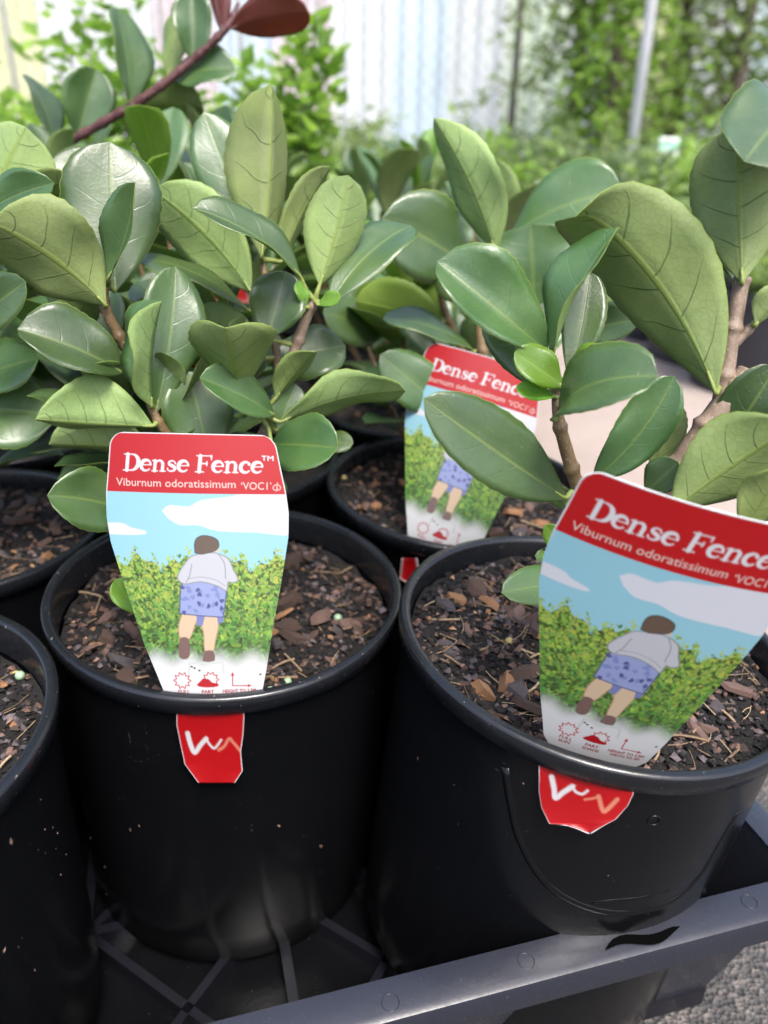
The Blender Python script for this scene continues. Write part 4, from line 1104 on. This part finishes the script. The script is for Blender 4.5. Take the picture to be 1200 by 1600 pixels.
H('P', (120, 215, .55), (150, 108, .54), 84, 10, 20, (14, 34))
H('P', (85, 235, .56), (40, 116, .55), 76, 60, 44, 14)
H('P', (350, 50, .51), (352, -30, .5), 20, 10, 10, 20, 'r'); H('P', (345, 50, .51), (330, -20, .5), 16, 160, 10, 20, 'r')
phpot = make_pot('plant_pot', (-0.36, 0.62, 0.185), 0, 0, 'black pot of the red stemmed shrub', 'black nursery pots beyond the tray')

# second tray load of viburnum behind
for i, (x, y, lab) in enumerate(((-.02, .80, 'behind the rear tray pots, under the tallest leaf gap'), (-.20, .86, 'behind the tray below the tall bright shrub'), (-.38, .80, 'beside the pot of the red stemmed shrub'), (.10, .93, 'farthest along the tray line by the path'), (-.08, 1.0, 'in the last dense row before the shrubs'), (-.30, 1.02, 'in the last dense row behind the red stem'))):
    Pq = make_pot('plant_pot', (x, y, .186), 0, 0, 'black pot '+lab, 'black nursery pots beyond the tray'); POTS['Q%d' % i] = Pq
    mq = MB(); vs, fs = lathe([(.001, -.012), (.04, -.013), (.0803, -.014)], Pq.M, 32); mq.add(vs, fs); tag(mq.build('potting_mix', SOIL), 'potting mix in the black pot '+lab, 'potting mix')
    plant('Q%d' % i, potbase('Q%d' % i), 'blurred viburnum '+lab); auto_plant('Q%d' % i, .20, 5, 60+i, .07, .064)

# ------------------------------------------------------------------ plants further away
def foliage_mat(name, a, b, c, tr=.48):
    nt = NT(name); g = nt.new('ShaderNodeNewGeometry'); co = nt.coord('Object')
    f = nt.math('ADD', nt.math('MULTIPLY', nt.noise(9, 3, co), .55), nt.math('MULTIPLY', g.outputs['Random Per Island'], .45))
    col = nt.ramp(f, [(.28, a), (.5, b), (.75, c)]); setp(nt, col, .45)
    t = nt.new('ShaderNodeBsdfTranslucent'); nt.L(nt.mix(.5, col, (b[0]*2.2, b[1]*2.2, b[2])), t.inputs[0])
    ms = nt.new('ShaderNodeMixShader'); ms.inputs[0].default_value = tr
    nt.L(nt.p.outputs[0], ms.inputs[1]); nt.L(t.outputs[0], ms.inputs[2]); nt.L(ms.outputs[0], nt.out.inputs[0]); return nt.m
FOL = {'bright': foliage_mat('foliage_bright', (.08, .16, .03), (.17, .29, .05), (.29, .42, .09)),
       'mid': foliage_mat('foliage_mid', (.09, .14, .045), (.18, .27, .085), (.30, .40, .14)),
       'grey': foliage_mat('foliage_grey', (.09, .13, .07), (.17, .23, .12), (.28, .34, .18)),
       'dark': foliage_mat('foliage_dark', (.07, .11, .035), (.15, .22, .075), (.25, .33, .12))}
TRUNK = stem_mat('tree_bark', (.045, .035, .026), (.085, .065, .048), (.12, .10, .08), .85)
def add_leaf_quads(m, r, c, L, n, spread, droop=0.0, aspect=.45):
    for _ in range(n):
        p = c+Vector((r.gauss(0, spread), r.gauss(0, spread), r.gauss(0, spread)))
        a = r.uniform(0, 6.28); el = r.uniform(-.4, 1.0)-droop; d = Vector((math.cos(a)*math.cos(el), math.sin(a)*math.cos(el), math.sin(el)))
        s = d.cross(Vector((r.uniform(-.5, .5), r.uniform(-.5, .5), 1))).normalized(); l = L*r.uniform(.6, 1.2); w = l*aspect*.5
        u = s.cross(d)*l*.12
        m.add([p, p+d*l*.4+s*w+u, p+d*l, p+d*l*.4-s*w+u, p+d*l*.45-u], [(0, 4, 1), (1, 4, 2), (2, 4, 3), (3, 4, 0)])
def shrub(name, label, cat, loc, h, w, L, n, mat, seed, potr=None, z0=0.0, droop=0.0, aspect=.45, group=None, nst=5, potlabel=None):
    r = random.Random(seed); loc = Vector((loc[0], loc[1], z0))
    if potr:
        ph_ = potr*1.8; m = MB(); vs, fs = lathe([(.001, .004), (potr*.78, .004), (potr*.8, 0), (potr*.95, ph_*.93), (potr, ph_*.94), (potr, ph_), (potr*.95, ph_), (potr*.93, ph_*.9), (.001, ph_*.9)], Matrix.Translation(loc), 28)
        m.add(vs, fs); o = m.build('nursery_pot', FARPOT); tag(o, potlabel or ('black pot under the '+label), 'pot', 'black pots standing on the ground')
        o.data.set_sharp_from_angle(angle=R_(35)); z1 = ph_*.9
    else: z1 = 0
    e = empty(name, tuple(loc+Vector((0, 0, z1))), label, cat, group)
    st, fo = MB(), MB(); base = loc+Vector((0, 0, z1-0.01))
    tips = []
    for s in range(nst):
        a = 6.28*s/nst+r.uniform(-.4, .4); hh = h*r.uniform(.65, 1.0); sp = w*.5*r.uniform(.3, .95)
        path = smoothpath([base, base+Vector((math.cos(a)*sp*.45, math.sin(a)*sp*.45, hh*.5)), base+Vector((math.cos(a)*sp, math.sin(a)*sp, hh))], 5)
        st.tube(path, [max(.0015, h*.010*(1-.75*i/(len(path)-1))) for i in range(len(path))], 5); tips += path[3:]
    st.build('trunk' if cat == 'tree' else 'stem', TRUNK, e)
    per = max(1, n//len(tips))
    for p in tips: add_leaf_quads(fo, r, p, L, per, w*.10, droop, aspect)
    tag(fo.build('crown' if cat == 'tree' else 'foliage', mat, e, False), kind='stuff' if n > 300 else None)
    return e
def gx(px, y):     # plan x of a column px at plan distance y, near the horizon
    r = ray(px, 260); return r.x/r.y*y
GN = 'potted shrubs standing beyond the tray'
# bright green shrubs on the left, behind the tray
for i, (px, y, h, w, mat, L, lab) in enumerate((
    (445, 1.25, .40, .16, 'bright', .034, 'bright green leafy shrub rising highest in front of the pale wall'),
    (190, 1.30, .42, .24, 'bright', .034, 'light green shrub behind the red stem'),
    (60, 1.10, .28, .24, 'bright', .030, 'light green low shrub beside the red stem base'),
    (320, 1.15, .26, .24, 'mid', .036, 'mid green shrub between the red stem and the tallest leaf'),
    (560, 1.20, .20, .24, 'mid', .036, 'mid green shrub behind the rear tray pots'),
    (-60, 1.35, .34, .26, 'bright', .032, 'yellowish green shrub at the yellow wall sheet'),
    (700, 1.30, .16, .24, 'grey', .034, 'greyish low shrub behind the tray edge'))):
    shrub('potted_shrub', lab, 'shrub', (gx(px, y), y), h, w, L*1.0, 1000, FOL[mat], 100+i, .10, 0, aspect=.62, group=GN, nst=9, potlabel='black pot of the '+lab)
# rows of low wispy plants towards the wall and trees
rr = random.Random(8)
WL = ['wispy grey-green grass clump', 'feathery pale green clump', 'soft green tufted clump', 'thin leaved olive clump']
WP = ['in front of the pale wall', 'near the white pole', 'under the drooping trees', 'before the slim dark post']
k = 0
for row, y in enumerate((2.3, 2.9, 3.6, 4.3)):
    for j in range(9):
        px = 520+j*85+rr.uniform(-30, 30)+(40 if row % 2 else 0)
        kind = rr.choice(('grey', 'grey', 'mid', 'bright', 'dark')); hh = rr.uniform(.16, .30)+.03*row
        where = WP[0] if px < 740 else (WP[3] if px < 860 else (WP[1] if px < 1060 else WP[2]))
        tone = {'grey': 'greyish', 'mid': 'mid green', 'bright': 'bright green', 'dark': 'dark green'}[kind]
        rowname = ('first row', 'second row', 'third row', 'last row')[row]; lab = '%s potted plant in blurred %s %s' % (tone, rowname, where)
        shrub('potted_plant', lab, 'plant', (gx(px, y), y), hh, .30, .045 if kind != 'grey' else .07, 240, FOL[kind], 200+k, .10, 0, aspect=.3 if kind == 'grey' else .5, group='blurred '+rowname+' of potted plants, '+tone+' '+where, nst=6, potlabel='black pot in the blurred '+rowname+' '+where)
        k += 1
# trees with hanging foliage on the right
for i, (px, y, h, w, mat, lab) in enumerate((
    (880, 4.6, 2.0, .7, 'dark', 'dark conifer beside the gap of sky'),
    (935, 4.2, 1.7, .55, 'bright', 'light green tree just beside the white pole'),
    (1035, 4.8, 1.9, .6, 'mid', 'mid green tree right behind the white pole'),
    (1120, 4.3, 2.2, .7, 'dark', 'dark tree with a thick trunk near the red-brown post'),
    (1230, 4.6, 2.0, .8, 'mid', 'mid green tree beyond the red-brown post'),
    (1330, 4.2, 1.9, .8, 'dark', 'dark green tree at the end of the row'))):
    r = random.Random(300+i); x = gx(px, y); e = empty('nursery_tree', (x, y, 0), lab, 'tree', 'trees beyond the plant rows')
    tr, cr_ = MB(), MB(); path = smoothpath([Vector((x, y, -.02)), Vector((x+.03, y, h*.4)), Vector((x-.02, y+.03, h*.75)), Vector((x, y, h))], 6)
    tr.tube(path, [.045*(1-.8*q/(len(path)-1)) for q in range(len(path))], 8)
    for b in range(34):
        z = h*(.10+.85*b/34); a = b*2.4+r.uniform(-.4, .4); L = w*(.25+.75*(1-b/34))*r.uniform(.5, 1); p0 = Vector((x, y, z))
        p1 = p0+Vector((math.cos(a)*L*.55, math.sin(a)*L*.55, .08)); p2 = p0+Vector((math.cos(a)*L, math.sin(a)*L, -.10))
        bp = smoothpath([p0, p1, p2], 4); tr.tube(bp, [.010, .008, .007, .006, .005, .004, .003, .002, .002], 4)
        for q in bp[2:]: add_leaf_quads(cr_, r, q, .07, 9, .055, .5, .36)
    tr.build('trunk', TRUNK, e); tag(cr_.build('crown', FOL[mat], e, False), kind='stuff')
m = MB(); x = gx(792, 4.9); m.tube([(x, 4.9, 0), (x+.01, 4.9, 1.0), (x, 4.9, 2.3)], [.022, .018, .014], 10)
tag(m.build('slim_post', TRUNK), 'slim dark timber post at the end of the pale wall', 'post')

# white pole, red-brown post
def metal(name, c, rough=.4):
    nt = NT(name); co = nt.coord('Object'); setp(nt, nt.ramp(nt.noise(12, 5, co), [(.3, tuple(x*.8 for x in c)), (.7, c)]), rough); return nt.m
WHITEP = metal('white_painted_steel', (.72, .73, .76)); REDB = metal('red_brown_paint', (.16, .05, .035), .6)
p_top, y = None, 2.9
x = gx(983, y); m = MB(); m.tube([(x, y, 0), (x, y, 2.6)], .028, 20); pole = m.build('pole', WHITEP)
pe = empty('white_pole', (x, y, 0), 'white steel pole standing among the plant rows', 'pole'); bpy.data.objects.remove(pole)
m = MB(); m.tube([(x, y, 0.002), (x, y, 2.6)], .017, 20); m.build('shaft', WHITEP, pe)
m = MB(); vs, fs = lathe([(.018, .0), (.075, .0), (.075, .008), (.022, .008), (.022, .05), (.0175, .052)], Matrix.Translation((x, y, .001)), 24); m.add(vs, fs); m.build('base_flange', WHITEP, pe)
y = 3.2; x = gx(1203, y); m = MB(); m.box((x, y, 1.1), Vector((.03, 0, 0)), Vector((0, .03, 0)), Vector((0, 0, 1.1)))
tag(m.build('timber_post', REDB, None, False), 'red-brown square post beside the trees', 'post')
x = gx(-10, 3.4); m = MB(); m.tube([(x-.10, 3.4, 0), (x+.30, 3.4, 1.9)], .03, 14)
tag(m.build('leaning_pole', WHITEP), 'white pole leaning against the yellowish wall sheet', 'pole')

# corrugated translucent wall
def sheet_mat(name, c):
    nt = NT(name); co = nt.coord('Object')
    col = nt.ramp(nt.noise(3, 5, co), [(.3, tuple(x*.86 for x in c)), (.7, c)]); setp(nt, col, .35)
    t = nt.new('ShaderNodeBsdfTranslucent'); nt.L(col, t.inputs[0]); ms = nt.new('ShaderNodeMixShader'); ms.inputs[0].default_value = .25
    nt.L(nt.p.outputs[0], ms.inputs[1]); nt.L(t.outputs[0], ms.inputs[2]); nt.L(ms.outputs[0], nt.out.inputs[0]); return nt.m
SH = {'white': sheet_mat('sheet_white', (.74, .77, .77)), 'pink': sheet_mat('sheet_pink', (.76, .66, .69)), 'blue': sheet_mat('sheet_blue', (.64, .74, .79)), 'yellow': sheet_mat('sheet_yellow', (.74, .75, .48)), 'green': sheet_mat('sheet_green', (.68, .76, .64))}
WY = 5.4
wx0, wx1 = gx(-420, WY), gx(1560, WY)
wl_ = empty('corrugated_wall', ((wx0+wx1)/2, WY, 0), 'tall pale translucent corrugated wall of tinted sheets behind everything', 'wall')
order = ['yellow', 'white', 'yellow', 'yellow', 'green', 'yellow', 'white', 'white', 'pink', 'blue', 'pink', 'white', 'blue', 'white', 'green', 'white', 'yellow', 'white', 'blue', 'white', 'white', 'green', 'white']
n = len(order); pw = (wx1-wx0)/n
for i, c in enumerate(order):
    m = MB(); cols = 60; x0 = wx0+pw*i; vs = []
    for kx in range(cols+1):
        x = x0+pw*1.01*kx/cols; yy = WY+.032*math.sin(x*2*math.pi/.115)+(.003 if i % 2 else 0)
        vs += [Vector((x, yy, .02)), Vector((x, yy, 2.5))]
    m.add(vs, [(2*q, 2*q+2, 2*q+3, 2*q+1) for q in range(cols)]); m.build('sheet', SH[c], wl_)
DW = metal('galvanised', (.30, .31, .30))
for i in range(n+1):
    m = MB(); m.box((wx0+pw*i, WY+.06, 1.25), Vector((.02, 0, 0)), Vector((0, .02, 0)), Vector((0, 0, 1.25))); m.build('stud', DW, wl_, False)
for z in (.4, 1.2, 2.2):
    m = MB(); m.box(((wx0+wx1)/2, WY+.10, z), Vector(((wx1-wx0)/2, 0, 0)), Vector((0, .018, 0)), Vector((0, 0, .03))); m.build('rail', DW, wl_, False)
# wire mesh fence before the yellowish sheets
wf = empty('wire_fence', (gx(100, 4.9), 4.9, 0), 'chain-link wire fence standing before the yellowish wall sheets', 'fence')
fx0, fx1 = gx(-300, 4.9), gx(500, 4.9)
m = MB(); st_ = .085; x = fx0-2
while x < fx1:
    for sgn in (1, -1):
        a, b = Vector((x, 4.9+.004*sgn, 0)), Vector((x+2.0, 4.9+.004*sgn, 2.0))
        if sgn < 0: a.x, b.x = b.x, a.x
        m.tube([a, b], .0018, 4, 0, False)
    x += st_
tag(m.build('wire_mesh', DW, wf), kind='stuff')
for i in range(8):
    m = MB(); x = fx0+(fx1-fx0)*i/7; m.tube([(x, 4.93, 0), (x, 4.93, 2.05)], .014, 10); m.build('post', DW, wf)

# dark troughs and big pots along the right of the path
TRG = 'big black pots along the path'
for i, (px, y, r_, h) in enumerate(((1010, 2.15, .16, .17), (1075, 1.85, .14, .16), (1165, 1.62, .15, .18), (1265, 1.40, .15, .18), (930, 2.35, .14, .14), (1120, 2.3, .16, .2), (1230, 1.95, .16, .2))):
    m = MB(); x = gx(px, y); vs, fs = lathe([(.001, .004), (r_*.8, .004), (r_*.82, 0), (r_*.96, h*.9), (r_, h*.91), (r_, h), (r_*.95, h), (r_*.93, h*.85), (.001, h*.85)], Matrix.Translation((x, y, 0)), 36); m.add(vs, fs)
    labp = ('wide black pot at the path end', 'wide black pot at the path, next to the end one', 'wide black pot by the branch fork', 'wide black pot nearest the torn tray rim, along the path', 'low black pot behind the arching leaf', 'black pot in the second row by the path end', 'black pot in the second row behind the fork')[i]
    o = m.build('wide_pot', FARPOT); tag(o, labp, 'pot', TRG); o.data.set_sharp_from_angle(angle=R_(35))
    shrub('potted_shrub', 'low shrub growing in the '+labp, 'shrub', (x, y), .17 if y > 1.8 else .10, .26, .04, 260, FOL[('mid', 'grey', 'mid', 'dark', 'bright', 'grey', 'bright')[i]], 400+i, None, h*.84, group='shrubs in the big black pots', nst=6)
# hanging price card: white over pale green, among the trees
y = 3.0; c = Vector((gx(1040, y), y, .40)); m = MB(); m.box(c, Vector((.034, 0, 0)), Vector((0, .0012, 0)), Vector((0, 0, .048)))
SIGNW = metal('sign_white', (.82, .84, .82)); SIGNG = metal('sign_green', (.35, .65, .50))
se = empty('plant_sign', (c.x, c.y, 0), 'small white sign with a green band on a stake among the rows', 'sign')
m.build('board', SIGNW, se, False)
m = MB(); m.box(c+Vector((0, -.002, .024)), Vector((.034, 0, 0)), Vector((0, .0006, 0)), Vector((0, 0, .014))); m.build('band', SIGNG, se, False)
m = MB(); m.tube([(c.x, c.y+.006, -.02), (c.x, c.y+.006, c.z)], .005, 8); m.build('stake', SIGNW, se)
